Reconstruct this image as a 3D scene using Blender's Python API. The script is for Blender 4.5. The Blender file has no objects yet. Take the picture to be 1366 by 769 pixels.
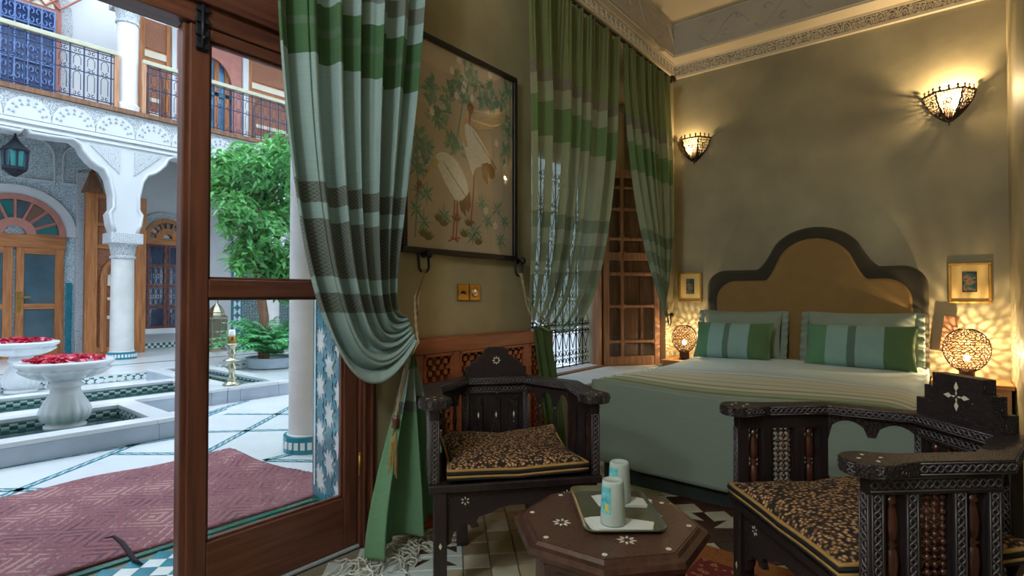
import bpy, bmesh, math, random
from mathutils import Vector, Matrix
random.seed(7)
PI = math.pi
SC = bpy.context.scene
COL = SC.collection
# ------------------------------------------------------------------ camera, sky, exposure
CAM_H = 1.10
cd = bpy.data.cameras.new('camera')
cd.sensor_width = 36.0
cd.lens = 36.0 * 723.0 / 1366.0
cd.clip_start = 0.02
cam = bpy.data.objects.new('camera', cd)
COL.objects.link(cam)
cam.location = (0, 0, CAM_H)
cam.rotation_euler = (math.radians(90.911), 0, math.radians(38.8))
SC.camera = cam
SC.view_settings.view_transform = 'Standard'
SC.view_settings.look = 'None'
SC.view_settings.gamma = 1.0
SC.view_settings.use_curve_mapping = False
SC.view_settings.exposure = 0.0
SC.cycles.max_bounces = 8
SC.cycles.diffuse_bounces = 5
SC.cycles.glossy_bounces = 4
SC.cycles.transmission_bounces = 8
SC.cycles.transparent_max_bounces = 16
SC.cycles.caustics_reflective = False
SC.cycles.caustics_refractive = False
SC.cycles.sample_clamp_indirect = 4.0
wd = bpy.data.worlds.new('overcast_sky')
SC.world = wd
wd.use_nodes = True
bg = wd.node_tree.nodes['Background']
bg.inputs[0].default_value = (0.72, 0.87, 1.0, 1)
bg.inputs[1].default_value = 5.2

# ------------------------------------------------------------------ pixel helper (1366x769 frame)
_F = 723.0
_yaw, _pit = math.radians(38.8), math.radians(0.911)
_fw = Vector((-math.sin(_yaw) * math.cos(_pit), math.cos(_yaw) * math.cos(_pit), math.sin(_pit)))
_rt = Vector((math.cos(_yaw), math.sin(_yaw), 0))
_up = _rt.cross(_fw)
def px(x, y, ax, val):
    "point where the ray of a photo pixel meets the plane axis=val"
    d = _fw * _F + _rt * (x - 683.0) + _up * (384.5 - y)
    o = Vector((0, 0, CAM_H))
    return o + d * ((val - o[ax]) / d[ax])

# ------------------------------------------------------------------ mesh builder
def T(x=0, y=0, z=0): return Matrix.Translation((x, y, z))
def RX(a): return Matrix.Rotation(a, 4, 'X')
def RY(a): return Matrix.Rotation(a, 4, 'Y')
def RZ(a): return Matrix.Rotation(a, 4, 'Z')
I4 = Matrix.Identity(4)
class MB:
    def __init__(s): s.v, s.f, s.uv, s.m = [], [], {}, []
    def add(s, vs, fs, M=None, uvs=None, mi=0):
        b = len(s.v)
        if M is not None: vs = [M @ Vector(v) for v in vs]
        s.v += [tuple(v) for v in vs]
        for f in fs:
            if uvs is not None: s.uv[len(s.f)] = [uvs[i] for i in f]
            s.f.append(tuple(i + b for i in f)); s.m.append(mi)
        return s
    def box(s, c, d, M=None, mi=0):
        x, y, z = c; a, b, e = d[0] / 2, d[1] / 2, d[2] / 2
        vs = [(x + i * a, y + j * b, z + k * e) for i in (-1, 1) for j in (-1, 1) for k in (-1, 1)]
        return s.add(vs, [(0, 1, 3, 2), (4, 6, 7, 5), (0, 4, 5, 1), (2, 3, 7, 6), (0, 2, 6, 4), (1, 5, 7, 3)], M, None, mi)
    def bx(s, x0, x1, y0, y1, z0, z1, M=None, mi=0):
        return s.box(((x0 + x1) / 2, (y0 + y1) / 2, (z0 + z1) / 2), (abs(x1 - x0), abs(y1 - y0), abs(z1 - z0)), M, mi)
    def cbox(s, c, d, ch, M=None):
        "box with chamfered front (-y) edges, a raised tile or brick"
        x, y, z = c; a, b, e = d[0] / 2, d[1] / 2, d[2] / 2
        vs = [(x + i * a, y + b, z + k * e) for i, k in ((-1, -1), (1, -1), (1, 1), (-1, 1))]
        vs += [(x + i * (a - ch), y - b, z + k * (e - ch)) for i, k in ((-1, -1), (1, -1), (1, 1), (-1, 1))]
        return s.add(vs, [(0, 1, 2, 3), (4, 7, 6, 5)] + [(i, i + 4, (i + 1) % 4 + 4, (i + 1) % 4) for i in range(4)], M)
    def prism(s, poly, a, b, M=None, ax='z', inset=0.0):
        "polygon extruded along an axis; poly in the two other axes"
        n = len(poly)
        def pt(p, h):
            return (p[0], p[1], h) if ax == 'z' else ((p[0], h, p[1]) if ax == 'y' else (h, p[0], p[1]))
        vs = [pt(p, a) for p in poly] + [pt(p, b) for p in poly]
        return s.add(vs, [tuple(range(n))[::-1], tuple(range(n, 2 * n))] + [(i, (i + 1) % n, (i + 1) % n + n, i + n) for i in range(n)], M)
    def lathe(s, prof, n=20, M=None, a0=0.0, a1=2 * PI, caps=True, rf=None):
        full = abs(a1 - a0 - 2 * PI) < 1e-6
        k = n if full else n + 1
        vs = []
        for r, z in prof:
            for i in range(k):
                a = a0 + (a1 - a0) * i / n
                q = r * (rf(a, z) if rf else 1)
                vs.append((q * math.cos(a), q * math.sin(a), z))
        fs = []
        for j in range(len(prof) - 1):
            for i in range(n):
                p, q = j * k + i, j * k + (i + 1) % k
                fs.append((p, q, q + k, p + k))
        if caps and full:
            if prof[0][0] > 1e-5: fs.append(tuple(range(k))[::-1])
            if prof[-1][0] > 1e-5: fs.append(tuple(range((len(prof) - 1) * k, len(prof) * k)))
        return s.add(vs, fs, M)
    def tube(s, pts, r, n=6, M=None, closed=False, flat=1.0):
        pts = [Vector(p) for p in pts]; m = len(pts)
        rs = r if isinstance(r, (list, tuple)) else [r] * m
        vs = []; prev = None
        for i, p in enumerate(pts):
            if closed: t = pts[(i + 1) % m] - pts[i - 1]
            else: t = pts[min(i + 1, m - 1)] - pts[max(i - 1, 0)]
            t = t.normalized() if t.length > 1e-9 else Vector((0, 0, 1))
            if prev is None:
                a = Vector((0, 0, 1)) if abs(t.z) < .9 else Vector((1, 0, 0))
                u = t.cross(a).normalized()
            else:
                u = prev - t * prev.dot(t)
                u = u.normalized() if u.length > 1e-6 else t.orthogonal().normalized()
            prev = u; w = t.cross(u)
            for k in range(n):
                a = 2 * PI * k / n
                vs.append(p + (u * math.cos(a) + w * math.sin(a) * flat) * rs[i])
        fs = []
        for i in range(m if closed else m - 1):
            j = (i + 1) % m
            for k in range(n):
                fs.append((i * n + k, i * n + (k + 1) % n, j * n + (k + 1) % n, j * n + k))
        if not closed: fs += [tuple(range(n))[::-1], tuple(range((m - 1) * n, m * n))]
        return s.add(vs, fs, M)
    def grid(s, fn, nu, nv, uvf=None, M=None, wu=False):
        vs, uv = [], []
        for j in range(nv + 1):
            for i in range(nu + (0 if wu else 1)):
                vs.append(fn(i / nu, j / nv)); uv.append(uvf(i / nu, j / nv) if uvf else (i / nu, j / nv))
        k = nu if wu else nu + 1
        fs = [(j * k + i, j * k + (i + 1) % k, (j + 1) * k + (i + 1) % k, (j + 1) * k + i) for j in range(nv) for i in range(nu)]
        return s.add(vs, fs, M, uv)
    def sphere(s, c, r, n=10, m=6, sc=(1, 1, 1), M=None):
        vs = [(c[0], c[1], c[2] - r * sc[2])]
        for j in range(1, m):
            a = -PI / 2 + PI * j / m
            for i in range(n):
                b = 2 * PI * i / n
                vs.append((c[0] + r * sc[0] * math.cos(a) * math.cos(b), c[1] + r * sc[1] * math.cos(a) * math.sin(b), c[2] + r * sc[2] * math.sin(a)))
        vs.append((c[0], c[1], c[2] + r * sc[2])); e = len(vs) - 1
        fs = [(0, 1 + (i + 1) % n, 1 + i) for i in range(n)]
        for j in range(m - 2):
            for i in range(n):
                a, b = 1 + j * n + i, 1 + j * n + (i + 1) % n
                fs.append((a, b, b + n, a + n))
        b = 1 + (m - 2) * n
        fs += [(b + i, b + (i + 1) % n, e) for i in range(n)]
        return s.add(vs, fs, M)
    def mesh(s, name, mat, smooth=False):
        me = bpy.data.meshes.new(name)
        me.from_pydata(s.v, [], s.f)
        if s.uv:
            ul = me.uv_layers.new(name='UVMap')
            flat = []
            for i, f in enumerate(s.f):
                flat += [c for q in s.uv.get(i, [(0, 0)] * len(f)) for c in q]
            ul.data.foreach_set('uv', flat)
        for m_ in (mat if isinstance(mat, (list, tuple)) else [mat]): me.materials.append(m_)
        if any(s.m): me.polygons.foreach_set('material_index', s.m)
        bm = bmesh.new(); bm.from_mesh(me)
        bmesh.ops.recalc_face_normals(bm, faces=bm.faces[:])
        bm.to_mesh(me); bm.free()
        if smooth: me.polygons.foreach_set('use_smooth', [True] * len(me.polygons))
        me.update()
        return me
    def build(s, name, mat, parent=None, smooth=False, bevel=0.0, solid=0.0, sub=0, autos=False, loc=None):
        o = bpy.data.objects.new(name, s.mesh(name, mat, smooth))
        COL.objects.link(o)
        if parent is not None: o.parent = parent
        if loc is not None: o.location = loc
        if solid:
            m_ = o.modifiers.new('thick', 'SOLIDIFY'); m_.thickness = solid; m_.offset = 0
        if sub:
            m_ = o.modifiers.new('sub', 'SUBSURF'); m_.levels = m_.render_levels = sub
        if bevel:
            m_ = o.modifiers.new('bevel', 'BEVEL'); m_.width = bevel; m_.segments = 2; m_.limit_method = 'ANGLE'; m_.angle_limit = math.radians(40)
        if autos:
            o.data.polygons.foreach_set('use_smooth', [True] * len(o.data.polygons))
            o.data.set_sharp_from_angle(angle=math.radians(38))
        return o
def thing(name, label, cat, loc=(0, 0, 0), rz=0.0, group=None):
    o = bpy.data.objects.new(name, None); COL.objects.link(o)
    o.empty_display_size = .05
    o.location = loc; o.rotation_euler = (0, 0, rz)
    return tag(o, label, cat, group)
def tag(o, label, cat, group=None):
    o['label'] = label; o['category'] = cat
    if group: o['group'] = group
    return o
def struct(o):
    o['kind'] = 'structure'; return o
def stuff(o):
    o['kind'] = 'stuff'; return o
def place(name, data, parent, loc=(0, 0, 0), rot=(0, 0, 0), scale=(1, 1, 1)):
    "one more object on shared mesh data"
    o = bpy.data.objects.new(name, data); COL.objects.link(o)
    o.parent = parent; o.location = loc; o.rotation_euler = rot; o.scale = scale
    return o

# ------------------------------------------------------------------ materials
def srgb(r, g, b):
    f = lambda c: c / 12.92 if c <= .04045 else ((c + .055) / 1.055) ** 2.4
    return (f(r / 255), f(g / 255), f(b / 255), 1)
def newmat(name):
    m = bpy.data.materials.new(name); m.use_nodes = True
    nt = m.node_tree; return m, nt, nt.nodes['Principled BSDF']
def N(nt, t, **kw):
    n = nt.nodes.new(t)
    for k, v in kw.items():
        if k.startswith('i_'): n.inputs[k[2:].replace('_', ' ')].default_value = v
        else: setattr(n, k, v)
    return n
def ramp(nt, stops, interp='LINEAR'):
    r = nt.nodes.new('ShaderNodeValToRGB'); e = r.color_ramp.elements
    r.color_ramp.interpolation = interp
    while len(e) > 1: e.remove(e[-1])
    e[0].position, e[0].color = stops[0]
    for p, c in stops[1:]:
        k = e.new(p); k.color = c
    return r
def mul(c, k): return (min(1, c[0] * k), min(1, c[1] * k), min(1, c[2] * k), 1)
def mat(name, col, rough=.6, metal=0.0, var=.12, vs=6.0, bump=0.0, bs=40.0, spec=.4, coat=0.0, stretch=None, detail=5.0, tint=None, sheen=0.0, bdist=.01):
    m, nt, p = newmat(name)
    p.inputs['Roughness'].default_value = rough; p.inputs['Metallic'].default_value = metal
    p.inputs['Specular IOR Level'].default_value = spec; p.inputs['Coat Weight'].default_value = coat
    p.inputs['Coat Roughness'].default_value = .15
    if sheen: p.inputs['Sheen Weight'].default_value = sheen
    tc = N(nt, 'ShaderNodeTexCoord'); vec = tc.outputs['Object']
    if stretch:
        mp = N(nt, 'ShaderNodeMapping'); mp.inputs['Scale'].default_value = stretch
        nt.links.new(vec, mp.inputs[0]); vec = mp.outputs[0]
    if var:
        no = N(nt, 'ShaderNodeTexNoise'); no.inputs['Scale'].default_value = vs; no.inputs['Detail'].default_value = detail
        nt.links.new(vec, no.inputs['Vector'])
        r = ramp(nt, [(.28, mul(col, 1 - var)), (.72, mul(tint if tint else col, 1 + var))])
        nt.links.new(no.outputs['Fac'], r.inputs[0]); nt.links.new(r.outputs[0], p.inputs['Base Color'])
    else: p.inputs['Base Color'].default_value = col
    if bump:
        nb = N(nt, 'ShaderNodeTexNoise'); nb.inputs['Scale'].default_value = bs; nb.inputs['Detail'].default_value = 4
        nt.links.new(vec, nb.inputs['Vector'])
        b = N(nt, 'ShaderNodeBump'); b.inputs['Strength'].default_value = bump; b.inputs['Distance'].default_value = bdist
        nt.links.new(nb.outputs['Fac'], b.inputs['Height']); nt.links.new(b.outputs[0], p.inputs['Normal'])
    return m
def carved(name, c0, c1, scale, rough=.5, bump=.8, feature='DISTANCE_TO_EDGE', lo=.03, hi=.14, dist=.004, stretch=None, spec=.4):
    "relief of fine carving: voronoi cells, grooves in c0 and faces in c1"
    m, nt, p = newmat(name)
    p.inputs['Roughness'].default_value = rough; p.inputs['Specular IOR Level'].default_value = spec
    tc = N(nt, 'ShaderNodeTexCoord'); vec = tc.outputs['Object']
    if stretch:
        mp = N(nt, 'ShaderNodeMapping'); mp.inputs['Scale'].default_value = stretch
        nt.links.new(vec, mp.inputs[0]); vec = mp.outputs[0]
    v = N(nt, 'ShaderNodeTexVoronoi'); v.feature = feature; v.inputs['Scale'].default_value = scale
    v.inputs['Randomness'].default_value = .75
    nt.links.new(vec, v.inputs['Vector'])
    r = ramp(nt, [(lo, c0), (hi, c1)]); nt.links.new(v.outputs['Distance'], r.inputs[0])
    nt.links.new(r.outputs[0], p.inputs['Base Color'])
    b = N(nt, 'ShaderNodeBump'); b.inputs['Strength'].default_value = bump; b.inputs['Distance'].default_value = dist
    r2 = ramp(nt, [(lo, (0, 0, 0, 1)), (hi, (1, 1, 1, 1))]); nt.links.new(v.outputs['Distance'], r2.inputs[0])
    nt.links.new(r2.outputs[0], b.inputs['Height']); nt.links.new(b.outputs[0], p.inputs['Normal'])
    return m
def cloth(name, stops, length, trans=.25, see=0.0, rough=.9, noise=.10, weave=260.0, axis='Y', pat=()):
    "striped woven cloth: stripes run across UV v (metres / length); pat marks the woven fine pattern bands"
    m, nt, p = newmat(name)
    p.inputs['Roughness'].default_value = rough; p.inputs['Specular IOR Level'].default_value = .15
    p.inputs['Sheen Weight'].default_value = .2
    tc = N(nt, 'ShaderNodeTexCoord'); sx = N(nt, 'ShaderNodeSeparateXYZ'); nt.links.new(tc.outputs['UV'], sx.inputs[0])
    wob = N(nt, 'ShaderNodeTexNoise'); wob.inputs['Scale'].default_value = 9; nt.links.new(tc.outputs['UV'], wob.inputs['Vector'])
    ad = N(nt, 'ShaderNodeMath', operation='MULTIPLY_ADD'); ad.inputs[1].default_value = .006; nt.links.new(wob.outputs['Fac'], ad.inputs[0]); nt.links.new(sx.outputs[axis], ad.inputs[2])
    r = ramp(nt, [(max(0, s_ / length), c) for s_, c in stops], 'CONSTANT'); nt.links.new(ad.outputs[0], r.inputs[0])
    mp = N(nt, 'ShaderNodeMapping'); mp.inputs['Scale'].default_value = (18, 400, 1) if axis == 'Y' else (400, 18, 1); nt.links.new(tc.outputs['UV'], mp.inputs[0])
    no = N(nt, 'ShaderNodeTexNoise'); no.inputs['Scale'].default_value = 1.0; no.inputs['Detail'].default_value = 3; nt.links.new(mp.outputs[0], no.inputs['Vector'])
    hs = N(nt, 'ShaderNodeHueSaturation'); mr = N(nt, 'ShaderNodeMapRange')
    mr.inputs['To Min'].default_value = 1 - noise * 2; mr.inputs['To Max'].default_value = 1 + noise * 2
    nt.links.new(no.outputs['Fac'], mr.inputs['Value']); nt.links.new(mr.outputs[0], hs.inputs['Value']); nt.links.new(r.outputs[0], hs.inputs['Color'])
    out_c = hs.outputs[0]
    if pat:
        ck = N(nt, 'ShaderNodeTexChecker'); mp2 = N(nt, 'ShaderNodeMapping'); mp2.inputs['Scale'].default_value = (150, 520, 1)
        nt.links.new(tc.outputs['UV'], mp2.inputs[0]); nt.links.new(mp2.outputs[0], ck.inputs['Vector']); ck.inputs['Scale'].default_value = 1
        st = [(0, (0, 0, 0, 1))]
        for a, b in pat: st += [(a / length, (1, 1, 1, 1)), (b / length, (0, 0, 0, 1))]
        rp = ramp(nt, st, 'CONSTANT'); nt.links.new(ad.outputs[0], rp.inputs[0])
        mm = N(nt, 'ShaderNodeMath', operation='MULTIPLY'); nt.links.new(rp.outputs[0], mm.inputs[0]); nt.links.new(ck.outputs['Fac'], mm.inputs[1])
        mx = N(nt, 'ShaderNodeMix', data_type='RGBA', blend_type='MULTIPLY'); nt.links.new(mm.outputs[0], mx.inputs['Factor']); nt.links.new(out_c, mx.inputs['A']); mx.inputs['B'].default_value = (.62, .62, .62, 1)
        out_c = mx.outputs['Result']
    nt.links.new(out_c, p.inputs['Base Color'])
    b = N(nt, 'ShaderNodeBump'); b.inputs['Strength'].default_value = .25; b.inputs['Distance'].default_value = .002
    nt.links.new(no.outputs['Fac'], b.inputs['Height']); nt.links.new(b.outputs[0], p.inputs['Normal'])
    out = nt.nodes['Material Output']; last = p.outputs[0]
    if trans:
        tr = N(nt, 'ShaderNodeBsdfTranslucent'); nt.links.new(out_c, tr.inputs[0])
        ms = N(nt, 'ShaderNodeMixShader'); ms.inputs[0].default_value = trans
        nt.links.new(last, ms.inputs[1]); nt.links.new(tr.outputs[0], ms.inputs[2]); last = ms.outputs[0]
    if see:
        tr = N(nt, 'ShaderNodeBsdfTransparent'); tr.inputs[0].default_value = (.9, 1, .92, 1)
        ms = N(nt, 'ShaderNodeMixShader'); ms.inputs[0].default_value = see
        nt.links.new(last, ms.inputs[1]); nt.links.new(tr.outputs[0], ms.inputs[2]); last = ms.outputs[0]
    nt.links.new(last, out.inputs['Surface'])
    return m
def glassmat(name, tint=(1, 1, 1, 1), refl=.08, rough=.0):
    m, nt, p = newmat(name)
    tr = N(nt, 'ShaderNodeBsdfTransparent'); tr.inputs[0].default_value = tint
    gl = N(nt, 'ShaderNodeBsdfGlossy'); gl.inputs['Roughness'].default_value = rough
    lw = N(nt, 'ShaderNodeLayerWeight'); lw.inputs['Blend'].default_value = .5
    pw = N(nt, 'ShaderNodeMath', operation='POWER'); pw.inputs[1].default_value = 4.0; nt.links.new(lw.outputs['Facing'], pw.inputs[0])
    ma = N(nt, 'ShaderNodeMath', operation='MULTIPLY_ADD'); ma.inputs[1].default_value = .9; ma.inputs[2].default_value = refl / 2; nt.links.new(pw.outputs[0], ma.inputs[0])
    ms = N(nt, 'ShaderNodeMixShader'); nt.links.new(ma.outputs[0], ms.inputs[0])
    nt.links.new(tr.outputs[0], ms.inputs[1]); nt.links.new(gl.outputs[0], ms.inputs[2])
    nt.links.new(ms.outputs[0], nt.nodes['Material Output'].inputs['Surface'])
    return m
def emit(name, col, st):
    m, nt, p = newmat(name)
    p.inputs['Base Color'].default_value = col
    p.inputs['Emission Color'].default_value = col; p.inputs['Emission Strength'].default_value = st
    return m
def wood(name, c0, c1, rough=.45, scale=3.0, axis='Z', spec=.4, coat=0.0):
    m, nt, p = newmat(name)
    p.inputs['Roughness'].default_value = rough; p.inputs['Specular IOR Level'].default_value = spec; p.inputs['Coat Weight'].default_value = coat
    tc = N(nt, 'ShaderNodeTexCoord'); mp = N(nt, 'ShaderNodeMapping')
    s = {'X': (1.2, 16, 16), 'Y': (16, 1.2, 16), 'Z': (16, 16, 1.2)}[axis]; mp.inputs['Scale'].default_value = s
    nt.links.new(tc.outputs['Object'], mp.inputs[0])
    no = N(nt, 'ShaderNodeTexNoise'); no.inputs['Scale'].default_value = scale; no.inputs['Detail'].default_value = 6; no.inputs['Distortion'].default_value = .6
    nt.links.new(mp.outputs[0], no.inputs['Vector'])
    r = ramp(nt, [(.3, c0), (.7, c1)]); nt.links.new(no.outputs['Fac'], r.inputs[0]); nt.links.new(r.outputs[0], p.inputs['Base Color'])
    b = N(nt, 'ShaderNodeBump'); b.inputs['Strength'].default_value = .15; b.inputs['Distance'].default_value = .003
    nt.links.new(no.outputs['Fac'], b.inputs['Height']); nt.links.new(b.outputs[0], p.inputs['Normal'])
    return m
def pattern2(name, c0, c1, scale, rough=.3, kind='checker', stretch=(1, 1, 1)):
    m, nt, p = newmat(name); p.inputs['Roughness'].default_value = rough
    tc = N(nt, 'ShaderNodeTexCoord'); mp = N(nt, 'ShaderNodeMapping'); mp.inputs['Scale'].default_value = stretch
    nt.links.new(tc.outputs['Object'], mp.inputs[0])
    ck = N(nt, 'ShaderNodeTexChecker'); ck.inputs['Scale'].default_value = scale; ck.inputs['Color1'].default_value = c0; ck.inputs['Color2'].default_value = c1
    nt.links.new(mp.outputs[0], ck.inputs['Vector']); nt.links.new(ck.outputs['Color'], p.inputs['Base Color'])
    return m

MT = {}
MT['plaster'] = mat('plaster_tadelakt', srgb(150, 141, 114), .55, var=.22, vs=1.9, bump=.14, bs=7, detail=9, tint=srgb(158, 150, 122), bdist=.02)
MT['cream'] = mat('cream_plaster', srgb(214, 204, 184), .7, var=.05, vs=3, bump=.05, bs=20)
MT['white_plaster'] = mat('white_plaster', srgb(204, 205, 208), .7, var=.05, vs=2, bump=.06, bs=12)
MT['grey_relief'] = mat('grey_relief_plaster', srgb(176, 170, 160), .7, var=.08, vs=5, bump=.3, bs=9, bdist=.02)
MT['carved_cream'] = carved('carved_cream_plaster', srgb(120, 108, 90), srgb(226, 214, 192), 34, .7, dist=.01)
MT['carved_white'] = carved('carved_white_plaster', srgb(160, 168, 178), srgb(214, 216, 220), 38, .7, dist=.012, lo=.02, hi=.12)
MT['carved_blue'] = carved('carved_pale_plaster', srgb(164, 188, 200), srgb(224, 234, 240), 30, .7, dist=.015, lo=.02, hi=.14)
MT['door_wood'] = wood('door_wood', srgb(76, 44, 36), srgb(112, 68, 52), .38, 2.2, 'Z')
MT['door_wood_h'] = wood('door_wood_rail', srgb(76, 44, 36), srgb(112, 68, 52), .38, 2.2, 'X')
MT['cabinet_wood'] = wood('cabinet_red_wood', srgb(120, 58, 34), srgb(166, 92, 56), .42, 2.0, 'X')
MT['shutter_wood'] = wood('shutter_wood', srgb(150, 104, 76), srgb(192, 142, 108), .6, 2.4, 'Z')
MT['shutter_dark'] = wood('shutter_panel_wood', srgb(98, 66, 48), srgb(142, 100, 72), .6, 2.4, 'Z')
MT['dark_wood'] = wood('dark_walnut', srgb(26, 22, 26), srgb(48, 39, 42), .33, 3.0, 'Z', .5, .15)
MT['dark_carved'] = carved('dark_carved_wood', srgb(12, 9, 11), srgb(54, 43, 46), 130, .38, .9, dist=.003, spec=.5)
MT['braid_wood'] = mat('braid_wood', srgb(88, 84, 90), .32, var=.1, vs=30, spec=.5)
MT['red_dark_wood'] = wood('reddish_turned_wood', srgb(50, 24, 20), srgb(90, 50, 38), .28, 3.0, 'Z', .5, .3)
MT['table_wood'] = carved('table_carved_wood', srgb(52, 34, 28), srgb(96, 68, 56), 170, .38, .5, dist=.0015, spec=.5)
MT['table_plain'] = wood('table_wood_plain', srgb(50, 30, 26), srgb(84, 54, 46), .28, 3.0, 'X', .5, .35)
MT['pearl'] = mat('mother_of_pearl', srgb(216, 212, 196), .25, var=.06, vs=90, spec=.6)
MT['cedar'] = wood('cedar_wood', srgb(140, 84, 46), srgb(190, 124, 74), .55, 2.0, 'Z')
MT['cedar_h'] = wood('cedar_wood_rail', srgb(140, 84, 46), srgb(190, 124, 74), .55, 2.0, 'X')
MT['cedar_carved'] = carved('cedar_carved', srgb(116, 70, 50), srgb(170, 112, 82), 46, .6, dist=.006)
MT['pink_wood'] = mat('painted_red_wood', srgb(176, 116, 104), .6, var=.14, vs=8)
MT['brass'] = mat('aged_brass', srgb(150, 116, 60), .35, metal=1.0, var=.2, vs=30)
MT['dark_brass'] = mat('dark_bronze', srgb(62, 46, 32), .5, metal=.35, var=.25, vs=40)
MT['iron'] = mat('wrought_iron', srgb(30, 34, 44), .5, metal=.3, var=.2, vs=20)
MT['iron_blue'] = mat('blue_black_iron', srgb(44, 60, 92), .5, metal=.2, var=.2, vs=20)
MT['silver'] = mat('tarnished_silver', srgb(178, 172, 150), .3, metal=1.0, var=.2, vs=20)
MT['marble'] = mat('white_marble', srgb(208, 211, 215), .22, var=.07, vs=2.4, detail=9, spec=.5)
MT['marble_grey'] = mat('grey_veined_marble', srgb(160, 170, 182), .3, var=.2, vs=3.5, detail=10)
MT['column'] = mat('column_marble', srgb(206, 202, 200), .4, var=.12, vs=4, detail=8)
MT['glass'] = glassmat('clear_glass')
MT['water'] = glassmat('pool_water', srgb(176, 222, 220), rough=.02)
MT['zel_teal'] = mat('teal_zellij', srgb(34, 120, 138), .2, var=.25, vs=9, spec=.5)
MT['zel_green'] = mat('green_zellij', srgb(30, 96, 84), .2, var=.2, vs=9, spec=.5)
MT['zel_white'] = mat('white_zellij', srgb(214, 220, 220), .22, var=.06, vs=9, spec=.5)
MT['zel_grey'] = mat('grey_grout', srgb(150, 162, 166), .7, var=.06, vs=9)
MT['zel_check'] = pattern2('zellij_check', srgb(34, 92, 96), srgb(206, 214, 210), 20.0)
MT['green_fab'] = mat('dark_green_velvet', srgb(34, 46, 44), .9, var=.2, vs=12, sheen=.4)
MT['head_border'] = mat('dark_brown_velvet', srgb(54, 51, 40), .85, var=.15, vs=9, sheen=.3)
MT['head_tan'] = mat('tan_upholstery', srgb(140, 110, 64), .8, var=.08, vs=9, bump=.1, bs=300, sheen=.2)
MT['gold'] = mat('gilt_frame', srgb(176, 134, 62), .4, metal=.6, var=.15, vs=30)
MT['mat_board'] = mat('mat_board', srgb(206, 180, 118), .8, var=.04, vs=9)
MT['night_wood'] = wood('nightstand_wood', srgb(150, 100, 56), srgb(190, 138, 84), .5, 2.0, 'X')
MT['rope'] = mat('tan_rope', srgb(150, 132, 104), .9, var=.2, vs=120, bump=.5, bs=300, bdist=.003)
MT['fringe'] = mat('pale_fringe', srgb(186, 188, 180), .9, var=.2, vs=40)
MT['black'] = mat('black_lacquer', srgb(26, 24, 28), .35, var=.1, vs=10)
# ------------------------------------------------------------------ room shell
XL, YB, XR, YR = -2.03, 5.0, 0.33, -3.2        # inner faces: door wall, bed wall, right wall, rear wall
XO = -2.67                                      # courtyard face of the thick door wall
ZC = 3.61
def wallbox(name, boxes, m):
    b = MB()
    for q in boxes: b.bx(q[0], q[1], q[2], q[3], q[4] if q[4] else -.12, q[5])
    return struct(b.build(name, m))
D0, D1, DH = 0.03, 1.53, 2.42                   # door opening
W0, W1, WZ0, WZ1 = 2.72, 4.78, .46, 2.88        # window recess on the room side
V0, V1, VZ1 = 3.02, 4.30, 2.27                  # window opening in the outer leaf of the wall
B0, B1 = -2.5, -1.1                             # unseen second doorway, added behind the camera to let daylight in
w = MB()
w.bx(XO, XL, YR - .2, B0, 0, ZC + .3); w.bx(XO, XL, B0, B1, 2.12, ZC + .3); w.bx(XO, XL, B1, D0, 0, ZC + .3)
w.bx(XO, XL, D0, D1, DH, ZC + .3)
# right of the door: splayed outer corner for the tiled reveal
w.prism([(XL, D1), (XL - .05, D1 - .09), (XO, 1.62), (XO, W0), (XL, W0)], 0, ZC + .3)
w.bx(XO, XL, W0, W1, 0, WZ0); w.bx(XO, XL, W0, W1, WZ1, ZC + .3)
w.bx(XO, XL, W1, YB + .2, 0, ZC + .3)
w.bx(XO, -2.44, W0, V0, WZ0, WZ1); w.bx(XO, -2.44, V1, W1, WZ0, WZ1); w.bx(XO, -2.44, V0, V1, VZ1, WZ1)
wall_left = struct(w.build('wall_left', MT['plaster']))
wall_back = wallbox('wall_back', [(XL, XR + .2, YB, YB + .2, 0, ZC + .3)], MT['plaster'])
wall_right = wallbox('wall_right', [(XR, XR + .2, YR, YB, 0, ZC + .3)], MT['plaster'])
wall_rear = wallbox('wall_rear', [(XL, XR + .2, YR - .2, YR, 0, ZC + .3)], MT['plaster'])
# ceiling: flat tray with a dropped border
ceiling = wallbox('ceiling', [(XL, XR, YR, YB, ZC, ZC + .2)], MT['cream'])
c = MB()
c.bx(XL, XR, 4.8, YB, 3.30, ZC); c.bx(XL, -1.95, YR, 4.8, 3.30, ZC)
bor = c.build('soffit_border', MT['cream'], ceiling)
# relief strips on the tray's upright faces
def relief_face(name, length, M):
    b = MB(); rnd = random.Random(3)
    b.bx(0, length, -.012, 0, .015, .295)
    b.build(name, MT['grey_relief'], ceiling).matrix_local = M
    s = MB(); x = .25
    while x < length - .3:
        s.tube([(x + .42 * t, -.016, .15 + .09 * math.sin(t * 2 * PI + x) * (1 if int(x * 3) % 2 else -1)) for t in [k / 16 for k in range(17)]], .007, 5)
        for k in range(3):
            cx_, cz_ = x + .1 + .12 * k, .15 + .06 * (-1) ** k
            s.tube([(cx_ + .035 * (1 - t * .6) * math.cos(4 * t + k), -.016, cz_ + .035 * (1 - t * .6) * math.sin(4 * t + k)) for t in [j / 8 for j in range(9)]], .005, 5)
        x += .46
    s.build('relief_scroll', MT['grey_relief'], ceiling).matrix_local = M
relief_face('relief_band', XR + 1.95, T(-1.95, 4.8, 3.30))
relief_face('relief_band', 4.8 - YR, T(-1.95, YR, 3.30) @ RZ(PI / 2))
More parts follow.
